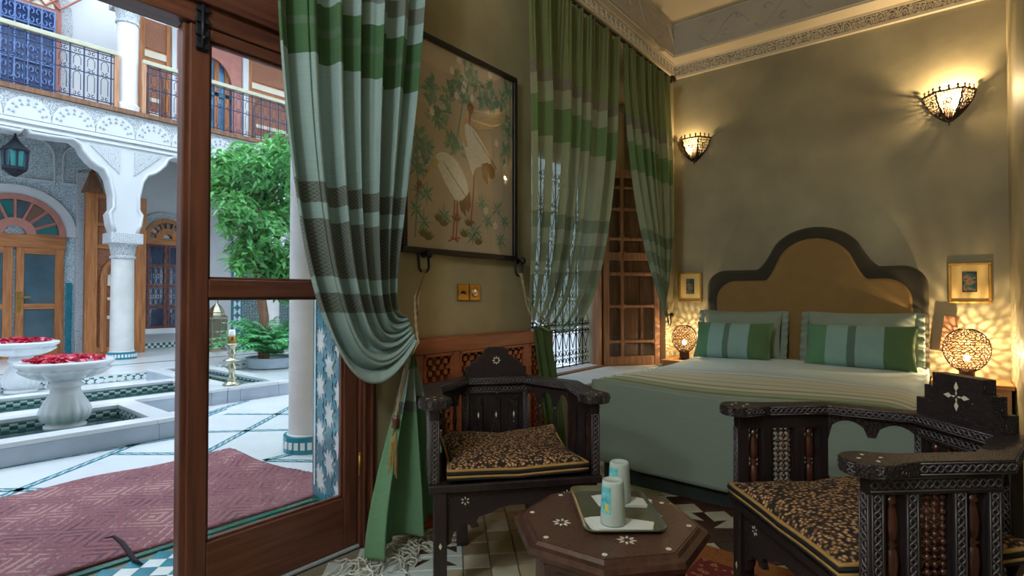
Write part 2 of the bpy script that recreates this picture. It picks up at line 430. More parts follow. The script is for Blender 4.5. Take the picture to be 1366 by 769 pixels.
# carved cornice with smooth fillets
def cornice(name, length, M):
    b = MB(); b.bx(0, length, -.022, 0, 3.195, 3.285)
    o = struct(b.build(name, MT['carved_cream'])); o.matrix_world = M
    t = MB(); t.bx(0, length, -.038, 0, 3.283, 3.30); t.bx(0, length, -.034, 0, 3.175, 3.197)
    t.build('fillet', MT['cream'], o)
    # carved arches, one mesh each, sharing data
    a = MB(); p = .075
    for r in (.034, .02):
        a.tube([(r * math.cos(q), -.026, 3.205 + r * 2.0 * math.sin(q)) for q in [PI * k / 8 for k in range(9)]], .0045, 4)
    a.sphere((0, -.025, 3.222), .008, 6, 4); a.sphere((p / 2, -.025, 3.268), .008, 6, 4)
    me = a.mesh('carved_arch', MT['cream'])
    n = int(length / p)
    if n > 60: n = 60
    for k in range(n): place('carved_arch', me, o, (length - (k + .5) * p, 0, 0))
    return o
cornice('trim_1', XR - XL, T(XL, YB, 0))
cornice('trim_2', YB - YR, T(XL, YR, 0) @ RZ(PI / 2))
cornice('trim_3', YB - YR, T(XR, YB, 0) @ RZ(-PI / 2))
# ------------------------------------------------------------------ floor
f = MB(); f.bx(XO, XR + .2, YR, YB, -.12, -.006)
floor = struct(f.build('floor', mat('floor_grout', srgb(120, 114, 100), .8, var=.1, vs=8)))
TS = .112
tm_ = []
cols = [srgb(168, 158, 132), srgb(150, 142, 120), srgb(178, 172, 152), srgb(132, 120, 96), srgb(190, 188, 176)]
tile_mats = [mat('floor_tile_%d' % i, c_, .3, var=.1, vs=14, spec=.5) for i, c_ in enumerate(cols)]
tile_brown = mat('floor_tile_brown', srgb(70, 42, 34), .3, var=.2, vs=14, spec=.5)
tile_cream = mat('floor_tile_cream', srgb(190, 184, 166), .3, var=.08, vs=14, spec=.5)
tile_blue = mat('floor_tile_pale_blue', srgb(186, 198, 200), .28, var=.08, vs=14, spec=.5)
def tile_mesh(m_, tri=False):
    b = MB(); h = TS / 2 - .0022; hh = h - .003
    if tri:
        b.prism([(-h, -h), (h, -h), (-h, h)], -.006, 0)
    else:
        vs = [(i * h, j * h, -.006) for i, j in ((-1, -1), (1, -1), (1, 1), (-1, 1))] + [(i * hh, j * hh, 0) for i, j in ((-1, -1), (1, -1), (1, 1), (-1, 1))]
        b.add(vs, [(4, 5, 6, 7)] + [(i, (i + 1) % 4, (i + 1) % 4 + 4, i + 4) for i in range(4)])
    return b.mesh('tile', m_)
meshes = [tile_mesh(m_) for m_ in tile_mats]
me_br, me_cr, me_bl = tile_mesh(tile_brown), tile_mesh(tile_cream), tile_mesh(tile_blue)
tri_br, tri_cr = tile_mesh(tile_brown, True), tile_mesh(tile_cream, True)
rnd = random.Random(11)
spots = []
for i in range(-40, 60):
    for j in range(-40, 60):
        a = PI / 4
        x = -1.3 + TS * (i * math.cos(a) - j * math.sin(a)); y = 1.6 + TS * (i * math.sin(a) + j * math.cos(a))
        if XL + .09 < x < XR - .09 and YR + .1 < y < YB - .1:
            d = Vector((x, y, -CAM_H)); z_ = d.dot(_fw); u_, v_ = 683 + _F * d.dot(_rt) / max(z_, .01), 384.5 - _F * d.dot(_up) / max(z_, .01)
            vis = z_ > .2 and 300 < u_ < 1080 and v_ < 800 and y < 3.0 and not (1060 < u_)
            spots.append((0 if vis else 1, z_, x, y, i, j))
spots.sort()
rest = {k: MB() for k in range(len(meshes))}
cnt = 0
for vis, z_, x, y, i, j in spots:
    k = rnd.choice((0, 0, 1, 1, 2, 2, 3, 4))
    if vis == 0 and cnt < 300:
        cnt += 1
        if x > -1.15 and y > 2.05:
            me = me_br if (i + j) % 5 else me_cr
        elif x < -1.55 and y < 1.75:
            me = me_bl if rnd.random() < .8 else me_cr
        else: me = meshes[k]
        place('tile', me, floor, (x, y, 0), (0, 0, PI / 4))
        if me is me_bl and rnd.random() < .45:
            place('tile', tri_br, floor, (x, y, .0012), (0, 0, PI / 4 + PI / 2 * rnd.randint(0, 3)), (.55, .55, .2))
    else:
        h = TS / 2 - .002
        rest[k].box((x, y, -.003), (0, 0, 0)) if False else rest[k].add([(-h, -h, 0), (h, -h, 0), (h, h, 0), (-h, h, 0)], [(0, 1, 2, 3)], T(x, y, -.0005) @ RZ(PI / 4))
for k, b in rest.items():
    if b.v: stuff(b.build('tile_field', tile_mats[k], floor))
# cream pointed tiles breaking up the brown field by the bed
for (x, y, r, s_) in ((-.62, 2.62, .35, 1.5), (-.86, 2.72, 2.2, 1.3), (-.98, 2.5, .9, 1.3), (-.5, 2.47, 2.9, 1.3), (-1.02, 2.66, 4.1, 1.0)):
    place('tile', tri_cr, floor, (x, y, .002), (0, 0, r), (s_, s_, .3))

# ------------------------------------------------------------------ openwork metal
def lace(fn, nu, nv, wrap=False, jit=.16, seed=1, keep=None):
    "hexagonal cells mapped by fn(u, v): the struts come from a Wireframe modifier"
    rnd = random.Random(seed); key = {}; vs = []; fs = []
    def vid(a, b):
        if wrap: a = a % (2 * nu)
        k = (a, b)
        if k not in key:
            key[k] = len(vs)
            u = a / (2.0 * nu) + (0 if b in (0,) else (rnd.random() - .5) * jit / nu)
            v = b / (3.0 * nv + 1) + (rnd.random() - .5) * jit / nv
            vs.append(fn(u if wrap else min(1, max(0, u)), min(1, max(0, v))))
        return key[k]
    for j in range(nv):
        for i in range(nu if wrap else (nu if j % 2 == 0 else nu - 1)):
            cx_ = 2 * i + 1 + (j % 2); b = 3 * j
            f_ = [vid(cx_, b), vid(cx_ + 1, b + 1), vid(cx_ + 1, b + 3), vid(cx_, b + 4), vid(cx_ - 1, b + 3), vid(cx_ - 1, b + 1)]
            fs.append(tuple(f_))
    m = MB(); m.add(vs, fs)
    return m
def lace_obj(name, mb, m, parent, th):
    o = mb.build(name, m, parent)
    w_ = o.modifiers.new('struts', 'WIREFRAME'); w_.thickness = th; w_.use_even_offset = False; w_.use_boundary = True
    return o
def bulb_light(name, parent, loc, watts, col, radius):
    l = bpy.data.lights.new(name, 'POINT'); l.energy = watts; l.color = col; l.shadow_soft_size = radius
    o = bpy.data.objects.new(name, l); COL.objects.link(o); o.parent = parent; o.location = loc
    return o
WARM = (1.0, .70, .36)
MT['bulb'] = emit('glowing_bulb', (1, .78, .42, 1), 14)
MT['lace'] = mat('dark_pierced_bronze', srgb(40, 28, 18), .6, metal=.2, var=.25, vs=40)
V3 = Vector
def sconce(loc, label, watts, seed, depth=.13, bulb=(.0, -.05)):
    t = thing('wall_sconce', label, 'wall lamp', loc, 0, 'openwork wall lamps above the bed')
    a0, a1 = PI, 2 * PI
    prof = [(0, .012), (.18, .06), (.45, .105), (.75, .138), (1, .15)]
    def rad(v):
        for (p, r), (q, s) in zip(prof, prof[1:]):
            if v <= q: return r + (s - r) * (v - p) / (q - p)
        return .15
    H_ = .2
    seg = [a0 + (a1 - a0) * k / 3 for k in range(4)]
    def pt(a, v): return (rad(v) * math.cos(a) , rad(v) * math.sin(a) * depth / .15, H_ * v)
    for k in range(3):
        p0, p1 = seg[k], seg[k + 1]
        def fn(u, v, p0=p0, p1=p1):
            A, B = Vector(pt(p0, v)), Vector(pt(p1, v)); return A.lerp(B, u)
        lace_obj('openwork_panel', lace(fn, 9, 9, jit=.35, seed=seed + k), MT['lace'], t, (.0068, .0060, .0088)[k])
        mid = Vector(fn(.5, .66)); nrm = Vector((math.cos((p0 + p1) / 2), math.sin((p0 + p1) / 2), -.25)).normalized()
        q = nrm.to_track_quat('Z', 'Y').to_matrix().to_4x4()
        r_ = MB(); r_.tube([(.016 * math.cos(x), .016 * math.sin(x), 0) for x in [2 * PI * i / 14 for i in range(14)]], .004, 5, T(*mid) @ q, True)
        r_.build('boss_ring', MT['dark_brass'], t)
    for k in range(4):
        b = MB(); b.tube([pt(seg[k], v / 8) for v in range(9)], .0055, 5); b.build('rib', MT['dark_brass'], t)
    b = MB(); b.tube([pt(a0 + (a1 - a0) * k / 3, 1) for k in range(4)], .007, 6); b.build('rim', MT['dark_brass'], t)
    for k in range(9):
        i_ = k // 3; p = V3(pt(seg[i_], 1)).lerp(V3(pt(seg[i_ + 1], 1)), (k % 3 + .5) / 3)
        b = MB(); b.lathe([(.007, 0), (.008, .01), (.004, .016), (.009, .026), (0, .042)], 6, T(p[0], p[1], p[2])); b.build('finial', MT['dark_brass'], t)
    b = MB(); b.lathe([(0, -.03), (.005, -.024), (.003, -.012), (.012, 0), (.014, .01)], 8, T(0, -.012, 0)); b.build('drop_finial', MT['dark_brass'], t)
    b = MB(); b.prism([(-.02, .01), (.02, .01), (.03, .16), (-.03, .16)], -.006, 0, None, 'y'); b.build('wall_plate', MT['dark_brass'], t)
    b = MB(); b.sphere((bulb[0], bulb[1], .095), .018, 10, 8, (1, 1, 1.3)); b.build('bulb', MT['bulb'], t, True)
    bulb_light('bulb_light', t, (bulb[0], bulb[1], .14), watts, WARM, .02)
    return t
sconce((0.02, YB, 2.36), 'openwork brass wall lamp shining brightly near the room corner without curtain', 32, 5, bulb=(.03, -.075))
sconce((-1.83, YB, 2.36), 'dimmer openwork brass wall lamp beside the window curtain', 8, 25, bulb=(-.03, -.06))
def egg_lamp(loc, label, watts, rx, rz, seed):
    t = thing('table_lamp', label, 'table lamp', loc, 0, 'pierced brass table lamps')
    b = MB(); b.lathe([(.048, 0), (.05, .01), (.042, .016), (.042, .062), (.05, .068), (.03, .075)], 20); b.build('base', MT['dark_brass'], t, autos=True)
    z0 = .07
    def fn(u, v):
        a = u * 2 * PI; w_ = math.acos(1 - 2 * (.03 + .955 * v))
        r = math.sin(w_) * rx * (1 - .06 * math.cos(w_)); return (r * math.cos(a), r * math.sin(a), z0 + rz * (1 - math.cos(w_)) - .01)
    lace_obj('pierced_shade', lace(fn, 24, 17, True, .6, seed), MT['brass_lamp'], t, .0075)
    b = MB(); b.sphere((0, 0, z0 + .082), .019, 10, 8, (1, 1, 1.35)); b.build('bulb', MT['bulb'], t, True)
    bulb_light('bulb_light', t, (0, 0, z0 + .128), watts, WARM, .010)
    return t
MT['brass_lamp'] = mat('pierced_brass', srgb(78, 56, 34), .55, metal=.2, var=.2, vs=30)

# glowing globes added behind the camera, out of view, to brighten the room
def fill_globe(loc, label, watts):
    t = thing('fill_globe', label, 'fill light', loc, 0, 'added fill globes behind the camera')
    b = MB(); b.sphere((0, 0, 0), .16, 24, 16); b.build('glow_ball', emit('fill_glow', (.94, .99, .98, 1), watts), t, True)
    b = MB(); b.lathe([(.06, .15), (.07, .17), (.03, .2), (.012, .22), (.012, ZC - loc[2] - .002)], 14); b.build('stem', MT['brass'], t, autos=True)
    return t
fill_globe((-.75, -.9, 2.75), 'unseen white fill globe added over the middle of the room', 100)
fill_globe((-.75, -2.3, 2.75), 'unseen white fill globe added by the rear wall', 72)
# ------------------------------------------------------------------ nightstands
def nightstand(loc, label, w_, d_, h):
    t = thing('nightstand', label, 'nightstand', loc, 0, 'wooden nightstands')
    b = MB(); b.bx(-w_ / 2, w_ / 2, -d_, 0, h - .03, h); b.build('top', MT['night_wood'], t, bevel=.006)
    b = MB(); b.bx(-w_ / 2 + .02, w_ / 2 - .02, -d_ + .02, -.005, .12, h - .03); b.build('body', MT['night_wood'], t)
    for x in (-w_ / 2 + .035, w_ / 2 - .035):
        for y in (-d_ + .035, -.03):
            b = MB(); b.bx(x - .018, x + .018, y - .018, y + .018, 0, h - .03); b.build('leg', MT['night_wood'], t)
    b = MB(); b.bx(-w_ / 2 + .06, w_ / 2 - .06, -d_ + .008, -d_ + .02, h - .17, h - .05)
    dr = b.build('drawer', MT['night_wood'], t, bevel=.003)
    b = MB(); b.sphere((0, -d_, h - .11), .013, 10, 6); b.build('knob', MT['brass'], dr, True)
    return t
nightstand((.115, YB - .01, 0), 'pale wooden nightstand between bed and right-hand wall', .42, .36, .535)
nightstand((-1.865, YB - .01, 0), 'wooden nightstand between bed and window curtain', .31, .36, .535)
egg_lamp((.095, YB - .24, .535), 'large lit pierced egg-shaped brass lamp on the wider nightstand', 26, .125, .145, 3)
egg_lamp((-1.86, YB - .2, .535), 'small lit pierced egg-shaped brass lamp beside the window curtain', 13, .105, .125, 9)
p = MB(); p.box((0, 0, .04), (.085, .03, .25), T(.0, YB - .06, .80) @ RY(.12))
tag(p.build('wooden_block', MT['shutter_dark'], bevel=.004), 'dark wooden wall box partly hidden behind the larger lamp', 'wall box')

# ------------------------------------------------------------------ bed
BX0, BX1, BY0, BY1 = -1.66, -.13, 2.88, 4.86
bed = thing('bed', 'wide bed with dark valance and scalloped brown upholstered headboard', 'bed', ((BX0 + BX1) / 2, BY0, 0))
W2 = (BX1 - BX0) / 2; BL = BY1 - BY0
b = MB(); b.bx(-W2 + .03, W2 - .03, .03, BL, .0, .3)
b.build('valance', MT['green_fab'], bed, bevel=.01)
b = MB(); b.bx(-W2 + .01, W2 - .01, .015, BL, .3, .57); b.build('mattress', MT['white_plaster'], bed, bevel=.05)
# headboard outline
def hb(off, n=16):
    cxp = .065
    L = -.79 + off; R = .79 - off
    out = [(L, .0)]
    sh = .16                                    # shoulder radius
    zs = 1.33 - off                             # shoulder top
    out += [(L + sh * (1 - math.cos(a)), zs - sh + sh * math.sin(a)) for a in [PI / 2 * k / n for k in range(n + 1)]]
    ra = .43 - off * .75; top = 1.66 - off
    def side(s):
        # s-curve from the shoulder up to the crown
        pts = []
        for k in range(n + 1):
            t = k / n
            x = ra * (1 - t) ; 
            z = zs + (top - zs) * (1 - (1 - t) ** 2.0) if t > .25 else None
            pts.append((x, z))
        return pts
    # smooth crown: raised cosine blended with a circle
    prof = []
    for k in range(2 * n + 1):
        t = -1 + 2 * k / (2 * n)
        e = abs(t)
        z = zs + (top - zs) * (math.sqrt(max(0, 1 - (e / .80) ** 2)) * .84 + .16 if e < .70 else .16 * 1 + .84 * math.sqrt(1 - (.70 / .80) ** 2) * ((1 - e) / .30) ** 1.6 - .16 * (1 - ((1 - e) / .30)) ** 1.0)
        prof.append((cxp + ra * t, max(zs, z)))
    out += prof
    out += [(R - sh * (1 - math.sin(a)), zs - sh + sh * math.cos(a)) for a in [PI / 2 * k / n for k in range(n + 1)]]
    out += [(R, .0)]
    return out
b = MB(); b.prism(hb(0), BL + .015, BL + .10, None, 'y')
hbo = b.build('headboard', MT['head_border'], bed, bevel=.03, autos=True)
b = MB(); b.prism(hb(.10), BL - .005, BL + .03, None, 'y')
b.build('headboard_panel', MT['head_tan'], hbo, bevel=.012, autos=True)
b = MB(); b.tube([(x, BL + .012, z) for x, z in hb(.10)], .006, 6); b.build('piping', MT['head_tan'], hbo, True)

# coverlet draped over the mattress, real folds
S_pale, S_blue = srgb(152, 166, 156), srgb(176, 198, 200)
S_sage, S_green, S_olive = srgb(122, 136, 116), srgb(84, 112, 66), srgb(106, 122, 80)
S_cream = srgb(182, 182, 160)
DROP = .50
st = [(0, srgb(132, 147, 140)), (.505, srgb(136, 148, 132)), (.56, srgb(92, 116, 76)), (.585, srgb(140, 150, 118)), (.64, S_olive), (.68, S_cream), (.76, srgb(112, 128, 88)),
      (.80, S_cream), (.90, srgb(140, 152, 120)), (.93, S_cream), (1.02, srgb(158, 166, 140)), (1.05, S_cream), (1.18, srgb(120, 134, 132)), (1.2, S_blue), (1.27, srgb(132, 146, 144)),
      (1.29, S_blue), (1.34, srgb(126, 140, 138)), (1.355, S_blue), (1.42, srgb(140, 154, 152)), (1.43, S_blue)]
MT['coverlet'] = cloth('striped_coverlet', st, 2.6, 0.0, 0, .85, .05)
def cov(u, v):
    # v along the bed from the foot hem; u across from left hem to right hem
    full = DROP + BL - .02; s_ = v * full
    sw = .47; wid = 2 * W2 + .02 + 2 * sw; a = u * wid
    rr = .05
    zt = .60 + .012 * math.sin(3.1 * u * PI) * math.sin(2.3 * v * PI)
    # lengthwise profile
    if s_ < DROP: y, zd = -.02 - .012 * math.sin(9 * u + 2) * (1 - s_ / DROP), -(DROP - s_)
    else: y, zd = s_ - DROP - .02, 0
    if a < sw: x, xd = -W2 - .02 - .012 * math.sin(14 * v) * (1 - a / sw), -(sw - a)
    elif a > wid - sw: x, xd = W2 + .02 + .015 * math.sin(14 * v) * (1 - (wid - a) / sw), -(a - wid + sw)
    else: x, xd = -W2 - .01 + (a - sw), 0
    # rounded edges
    z = zt + min(zd, 0) + min(xd, 0) * (1 if zd == 0 else 0)
    if zd < 0 and xd < 0:
        d = max(-zd, -xd); z = zt - d
    ed = min(max(0, (s_ - DROP)), .12) / .12
    if zd == 0: z -= .028 * (1 - ed) ** 2
    edx = min(max(0, min(a - sw, wid - sw - a)), .12) / .12
    if xd == 0 and zd == 0: z -= .028 * (1 - edx) ** 2
    z += .010 * math.sin(u * 11 + v * 3) * (1 if zd == 0 and xd == 0 else 0) * .5
    hem = .10 + .03 * math.sin(u * 7 + 1.0)
    return (x, y, max(z, hem * (1 if zd < 0 else .9)))
b = MB(); b.grid(cov, 110, 120, lambda u, v: (u, v * (DROP + BL - .02) / 2.6))
b.build('coverlet', MT['coverlet'], bed, True, solid=.006)

def pillow(name, label, loc, rot, w_, h, th, m, group, ruffle=None, stripes=False):
    t = thing(name, label, 'pillow', loc, 0, group); t.rotation_euler = rot
    def fn(s):
        def g(u, v):
            x, z = 2 * u - 1, 2 * v - 1
            e = (1 - abs(x) ** 3.0) * (1 - abs(z) ** 3.0)
            pin = 1 - .05 * (1 - abs(z) ** 2) * abs(x) ** 4
            pz = 1 - .07 * (1 - abs(x) ** 2) * abs(z) ** 4
            wr = .006 * math.sin(9 * x + 3 * z) * math.sin(5 * z - 2 * x) * e + (.004 * math.sin(46 * x + 3 * math.sin(7 * x)) * max(0, -z) ** 1.5 * e ** .5 if not ruffle else .004 * math.sin(13 * x * z + 5 * x) * e)
            return (x * w_ / 2 * pin, s * (th / 2 * max(0, e) ** .55 + wr), h / 2 + z * h / 2 * pz)
        return g
    b = MB(); b.grid(fn(-1), 84, 30); b.grid(fn(1), 84, 30)
    b.build('cover', m, t, True)
    if ruffle:
        for sx in (-1, 1):
            r = MB()
            n = 46
            def rf(u, v, sx=sx):
                return (sx * (w_ / 2 * .98 + v * ruffle), .012 * math.sin(u * 38 + 1.3 * math.sin(u * 9)) * (v + .1), h * (.01 + .98 * u))
            r.grid(rf, n, 4)
            r.build('ruffle', m, t, True, solid=.003)
    return t
MT['seafoam'] = mat('seafoam_linen', srgb(136, 152, 142), .9, var=.06, vs=6, bump=.15, bs=120, sheen=.2)
pst = [(0, srgb(92, 136, 104)), (.115, srgb(134, 168, 164)), (.225, srgb(92, 116, 106)), (.265, srgb(132, 164, 160)), (.40, srgb(84, 114, 78))]
MT['pillow_a'] = cloth('striped_pillow', pst, .55, 0, 0, .9, .05, axis='X')
for o_ in (MT['pillow_a'],):
    pass
yP = BY1 - .16
def lean(a): return (a, 0, 0)
pillow('pillow', 'plain seafoam pillow with ruffled ends nearer the window', (-1.37, BY1 - .12, .60), (-.28, 0, 0), .64, .40, .15, MT['seafoam'], 'bed pillows', .05)
pillow('pillow', 'plain seafoam pillow with ruffled ends nearer the large lamp', (-.52, BY1 - .12, .60), (-.28, 0, 0), .70, .40, .15, MT['seafoam'], 'bed pillows', .05)
pillow('cushion', 'striped green and blue cushion on the window side of the bed', (-1.37, BY1 - .36, .595), (-.42, 0, .02), .60, .32, .14, MT['pillow_a'], 'striped bed cushions')
pillow('cushion', 'striped green and blue cushion on the large lamp side of the bed', (-.50, BY1 - .37, .595), (-.42, 0, -.02), .68, .33, .14, MT['pillow_a'], 'striped bed cushions')

# ------------------------------------------------------------------ small gilt pictures beside the bed
def small_picture(loc, w_, h, label, seed):
    t = thing('framed_picture', label, 'picture', loc, 0, 'small gilt framed pictures')
    fw_ = .018
    for x0, x1, z0, z1 in ((-w_ / 2, w_ / 2, 0, fw_), (-w_ / 2, w_ / 2, h - fw_, h), (-w_ / 2, -w_ / 2 + fw_, fw_, h - fw_), (w_ / 2 - fw_, w_ / 2, fw_, h - fw_)):
        b = MB(); b.bx(x0, x1, -.022, 0, z0, z1); b.build('frame_bar', MT['gold'], t, bevel=.004)
    b = MB(); b.bx(-w_ / 2 + fw_, w_ / 2 - fw_, -.010, 0, fw_, h - fw_); b.build('mat_board', MT['mat_board'], t)
    iw, ih = w_ * .34, h * .50
    b = MB(); b.bx(-iw / 2, iw / 2, -.013, -.009, h * .52 - ih / 2, h * .52 + ih / 2); b.build('print_border', MT['black'], t)
    m, nt, p_ = newmat('dark_painted_print'); tc = N(nt, 'ShaderNodeTexCoord'); no = N(nt, 'ShaderNodeTexNoise'); no.inputs['Scale'].default_value = 34 + seed
    nt.links.new(tc.outputs['Object'], no.inputs['Vector'])
    r = ramp(nt, [(.35, srgb(24, 44, 52)), (.5, srgb(40, 86, 84)), (.6, srgb(146, 106, 60)), (.7, srgb(30, 40, 40))]); nt.links.new(no.outputs['Fac'], r.inputs[0]); nt.links.new(r.outputs[0], p_.inputs['Base Color'])
    b = MB(); b.bx(-iw / 2 + .006, iw / 2 - .006, -.0145, -.011, h * .52 - ih / 2 + .006, h * .52 + ih / 2 - .006); b.build('print', m, t)
    return t
small_picture((.12, YB, 1.055), .235, .285, 'gilt framed picture with cream mount above the larger lamp', 1)
small_picture((-1.875, YB, 1.05), .22, .28, 'gilt framed picture with cream mount above the smaller lamp', 6)
# ------------------------------------------------------------------ glazed door, closed leaf
door = bpy.data.objects.new('door_1', None); COL.objects.link(door); struct(door)
door.location = (XL, 0, 0); door.rotation_euler = (0, 0, PI / 2)       # local x = world y, front = room side (-y)
def part(name, m, par, *q, bevel=.004, **k):
    b = MB(); b.bx(*q); return b.build(name, m, par, bevel=bevel, **k)
LY0, LY1 = .752, 1.44
part('stile', MT['door_wood'], door, LY0, .818, 0, .045, .015, 2.05)
part('stile', MT['door_wood'], door, 1.374, LY1, 0, .045, .015, 2.05)
part('rail', MT['door_wood_h'], door, .818, 1.374, 0, .045, .015, .235)
part('rail', MT['door_wood_h'], door, .818, 1.374, 0, .045, 1.097, 1.161)
part('rail', MT['door_wood_h'], door, .818, 1.374, 0, .045, 2.01, 2.05)
part('astragal', MT['door_wood'], door, LY0 - .018, LY0 + .012, .012, .06, .02, 2.05)
for z0, z1 in ((.235, 1.097), (1.161, 2.01)):
    g = part('pane', MT['glass'], door, .82, 1.372, .02, .025, z0, z1, bevel=0)
    for q in ((.818, 1.374, .012, .03, z0, z0 + .01), (.818, 1.374, .012, .03, z1 - .01, z1), (.818, .828, .012, .03, z0, z1), (1.364, 1.374, .012, .03, z0, z1)):
        part('glazing_bead', MT['door_wood'], g, *q, bevel=.002)
part('jamb', MT['door_wood'], door, LY1 + .004, D1, -.012, .07, 0, 2.42)
part('jamb', MT['door_wood'], door, D0, D0 + .05, 0, .07, 0, 2.42)
part('jamb_bead', MT['door_wood'], door, LY1 + .02, LY1 + .034, -.02, -.010, 0, 2.05)
part('jamb_bead', MT['door_wood'], door, D1 - .03, D1 - .016, -.02, -.010, 0, 2.05)
part('head', MT['door_wood_h'], door, D0, D1, -.005, .10, 2.055, 2.14)
part('head', MT['door_wood_h'], door, D0, D1, -.02, .10, 2.145, 2.42)
part('head_bead', MT['door_wood_h'], door, D0, D1, -.028, -.006, 2.125, 2.145)
sl = MB(); sl.bx(.768, .806, -.008, 0, 1.96, 2.12)
bo = sl.build('bolt', MT['iron'], door, bevel=.002)
for z in (1.975, 2.02, 2.065, 2.105):
    k = MB(); k.bx(.764, .81, -.016, -.006, z - .01, z + .01); k.build('bolt_keeper', MT['iron'], bo, bevel=.003)
k = MB(); k.tube([(.787, -.014, 1.97), (.787, -.014, 2.12)], .006, 8); k.build('bolt_rod', MT['iron'], bo, True)
k = MB(); k.sphere((.787, -.024, 2.0), .008, 8, 6); k.build('bolt_knob', MT['iron'], bo, True)
for z in (.36, 1.75):
    k = MB(); k.tube([(LY1 + .006, -.008, z - .045), (LY1 + .006, -.008, z + .045)], .006, 8); k.sphere((LY1 + .006, -.008, z + .048), .007, 8, 6); k.build('hinge', MT['gold'], door, True)
part('threshold', MT['marble_grey'], door, D0, D1, -.01, .1, 0, .014)
# ------------------------------------------------------------------ tiled reveal beside the door (pieces proud of the grout)
A_, B_ = Vector((XL - .052, D1 - .09, 0)), Vector((XO, 1.62, 0))
dv = (B_ - A_).normalized(); LEN = (B_ - A_).length
nv = Vector((dv.y, -dv.x, 0))
if nv.y > 0: nv = -nv
RM = Matrix(((dv.x, -nv.x, 0, A_.x), (dv.y, -nv.y, 0, A_.y), (0, 0, 1, 0), (0, 0, 0, 1)))
def rpart(name, mb, m, bevel=0.0):
    o = mb.build(name, m, wall_left, bevel=bevel); o.matrix_local = RM; return o
b = MB(); b.bx(.0, LEN, -.004, .0, .0, 2.4); rpart('grout_bed', b, MT['zel_grey'])
for x0, x1, m_ in ((.0, .02, 'zel_teal'), (.022, .05, 'zel_white'), (.052, .064, 'zel_teal'), (LEN - .064, LEN - .052, 'zel_teal'), (LEN - .05, LEN - .022, 'zel_white'), (LEN - .02, LEN, 'zel_teal')):
    b = MB(); b.bx(x0, x1, -.009, -.003, .1, 2.4); rpart('border_tile', b, MT[m_])
for z0, z1, m_ in ((.0, .05, 'zel_green'), (.052, .10, 'zel_teal')):
    b = MB(); b.bx(0, LEN, -.009, -.003, z0, z1); rpart('border_tile', b, MT[m_])
def star(n, R, r, ph=0): return [((R if k % 2 == 0 else r) * math.cos(ph + PI * k / n), (R if k % 2 == 0 else r) * math.sin(ph + PI * k / n)) for k in range(2 * n)]
PW = (LEN - .13) / 3; PHt = .118
sm = MB(); sm.prism(star(8, PW * .56, PW * .30), -.009, -.003, None, 'y'); star_t = sm.mesh('star_tile', MT['zel_teal'])
sm = MB(); sm.prism(star(8, PW * .50, PW * .27, PI / 8), -.009, -.003, None, 'y'); star_w = sm.mesh('star_tile', MT['zel_white'])
sm = MB(); sm.prism(star(4, PW * .24, PW * .13), -.008, -.003, None, 'y'); dia_t = sm.mesh('diamond_tile', MT['zel_teal'])
nz = int(2.28 / PHt)
for i in range(3):
    for j in range(nz):
        loc = RM @ Vector((.065 + PW * (i + .5), 0, .105 + PHt * (j + .5)))
        rz_ = math.atan2(dv.y, dv.x) + PI
        place('star_tile', star_t if (i + j) % 2 else star_w, wall_left, loc, (0, 0, rz_))
        if i < 2: place('diamond_tile', dia_t, wall_left, RM @ Vector((.065 + PW * (i + 1), 0, .105 + PHt * (j + 1))), (0, 0, rz_))
# ------------------------------------------------------------------ curtains
def bez(a, b, c, d, t):
    s = 1 - t; return a * (s ** 3) + b * (3 * s * s * t) + c * (3 * s * t * t) + d * (t ** 3)
def drape(name, ctl, m, par, nu, nvv, folds, amp, LENm, head=0.0, nh=26, seed=0, v0=0.0, ph=0.0, thick=.003):
    "ctl(u) gives the four control points of a thread; folds push out from the wall"
    pts = {}; rnd = random.Random(seed); w_ = [rnd.uniform(-.5, .5) for _ in range(8)]
    def fold(u):
        return math.sin(2 * PI * folds * (u + .025 * math.sin(2 * PI * u * 2 + w_[0])) + ph) + .35 * math.sin(2 * PI * folds * 2.1 * u + w_[1] * 4)
    b = MB(); vs = []; uv = []
    for i in range(nu + 1):
        u = i / nu; P = ctl(u); s_ = v0; last = None
        for j in range(nvv + 1):
            t = j / nvv; q = bez(*P, t)
            if last is not None: s_ += (q - last).length
            last = q.copy()
            a = amp(t) * fold(u)
            e = math.exp(-t * 9) * head
            q.x += a + e * .019 * math.sin(2 * PI * nh * u + 3 * math.sin(9 * u))
            q.y += .35 * a * math.cos(2 * PI * folds * u + 1.0)
            q.z += e * .012 * math.sin(2 * PI * nh * u * .5)
            vs.append(q); uv.append((u, s_ / LENm))
    fs = [(i * (nvv + 1) + j, (i + 1) * (nvv + 1) + j, (i + 1) * (nvv + 1) + j + 1, i * (nvv + 1) + j + 1) for i in range(nu) for j in range(nvv)]
    b.add(vs, fs, None, uv)
    return b.build(name, m, par, True, solid=thick)
V = Vector
def lerp(a, b, t): return a + (b - a) * t
C_blue, C_grn, C_gry = srgb(156, 183, 185), srgb(78, 116, 82), srgb(122, 134, 130)
zt = 2.75
def Sz(z): return zt - z
dst = [(0, C_grn), (Sz(2.56), C_blue), (Sz(2.42), C_gry), (Sz(2.34), C_blue), (Sz(2.237), C_grn), (Sz(2.15), srgb(96, 124, 104)), (Sz(2.115), C_grn), (Sz(2.012), C_blue), (Sz(1.53), C_gry), (Sz(1.444), C_blue),
       (Sz(1.383), C_gry), (Sz(1.17), C_blue), (Sz(1.103), C_gry), (Sz(1.018), C_blue), (2.5, srgb(120, 146, 142)), (2.60, srgb(112, 152, 120)), (2.80, srgb(166, 186, 178)), (2.94, C_gry), (3.0, srgb(112, 156, 122))]
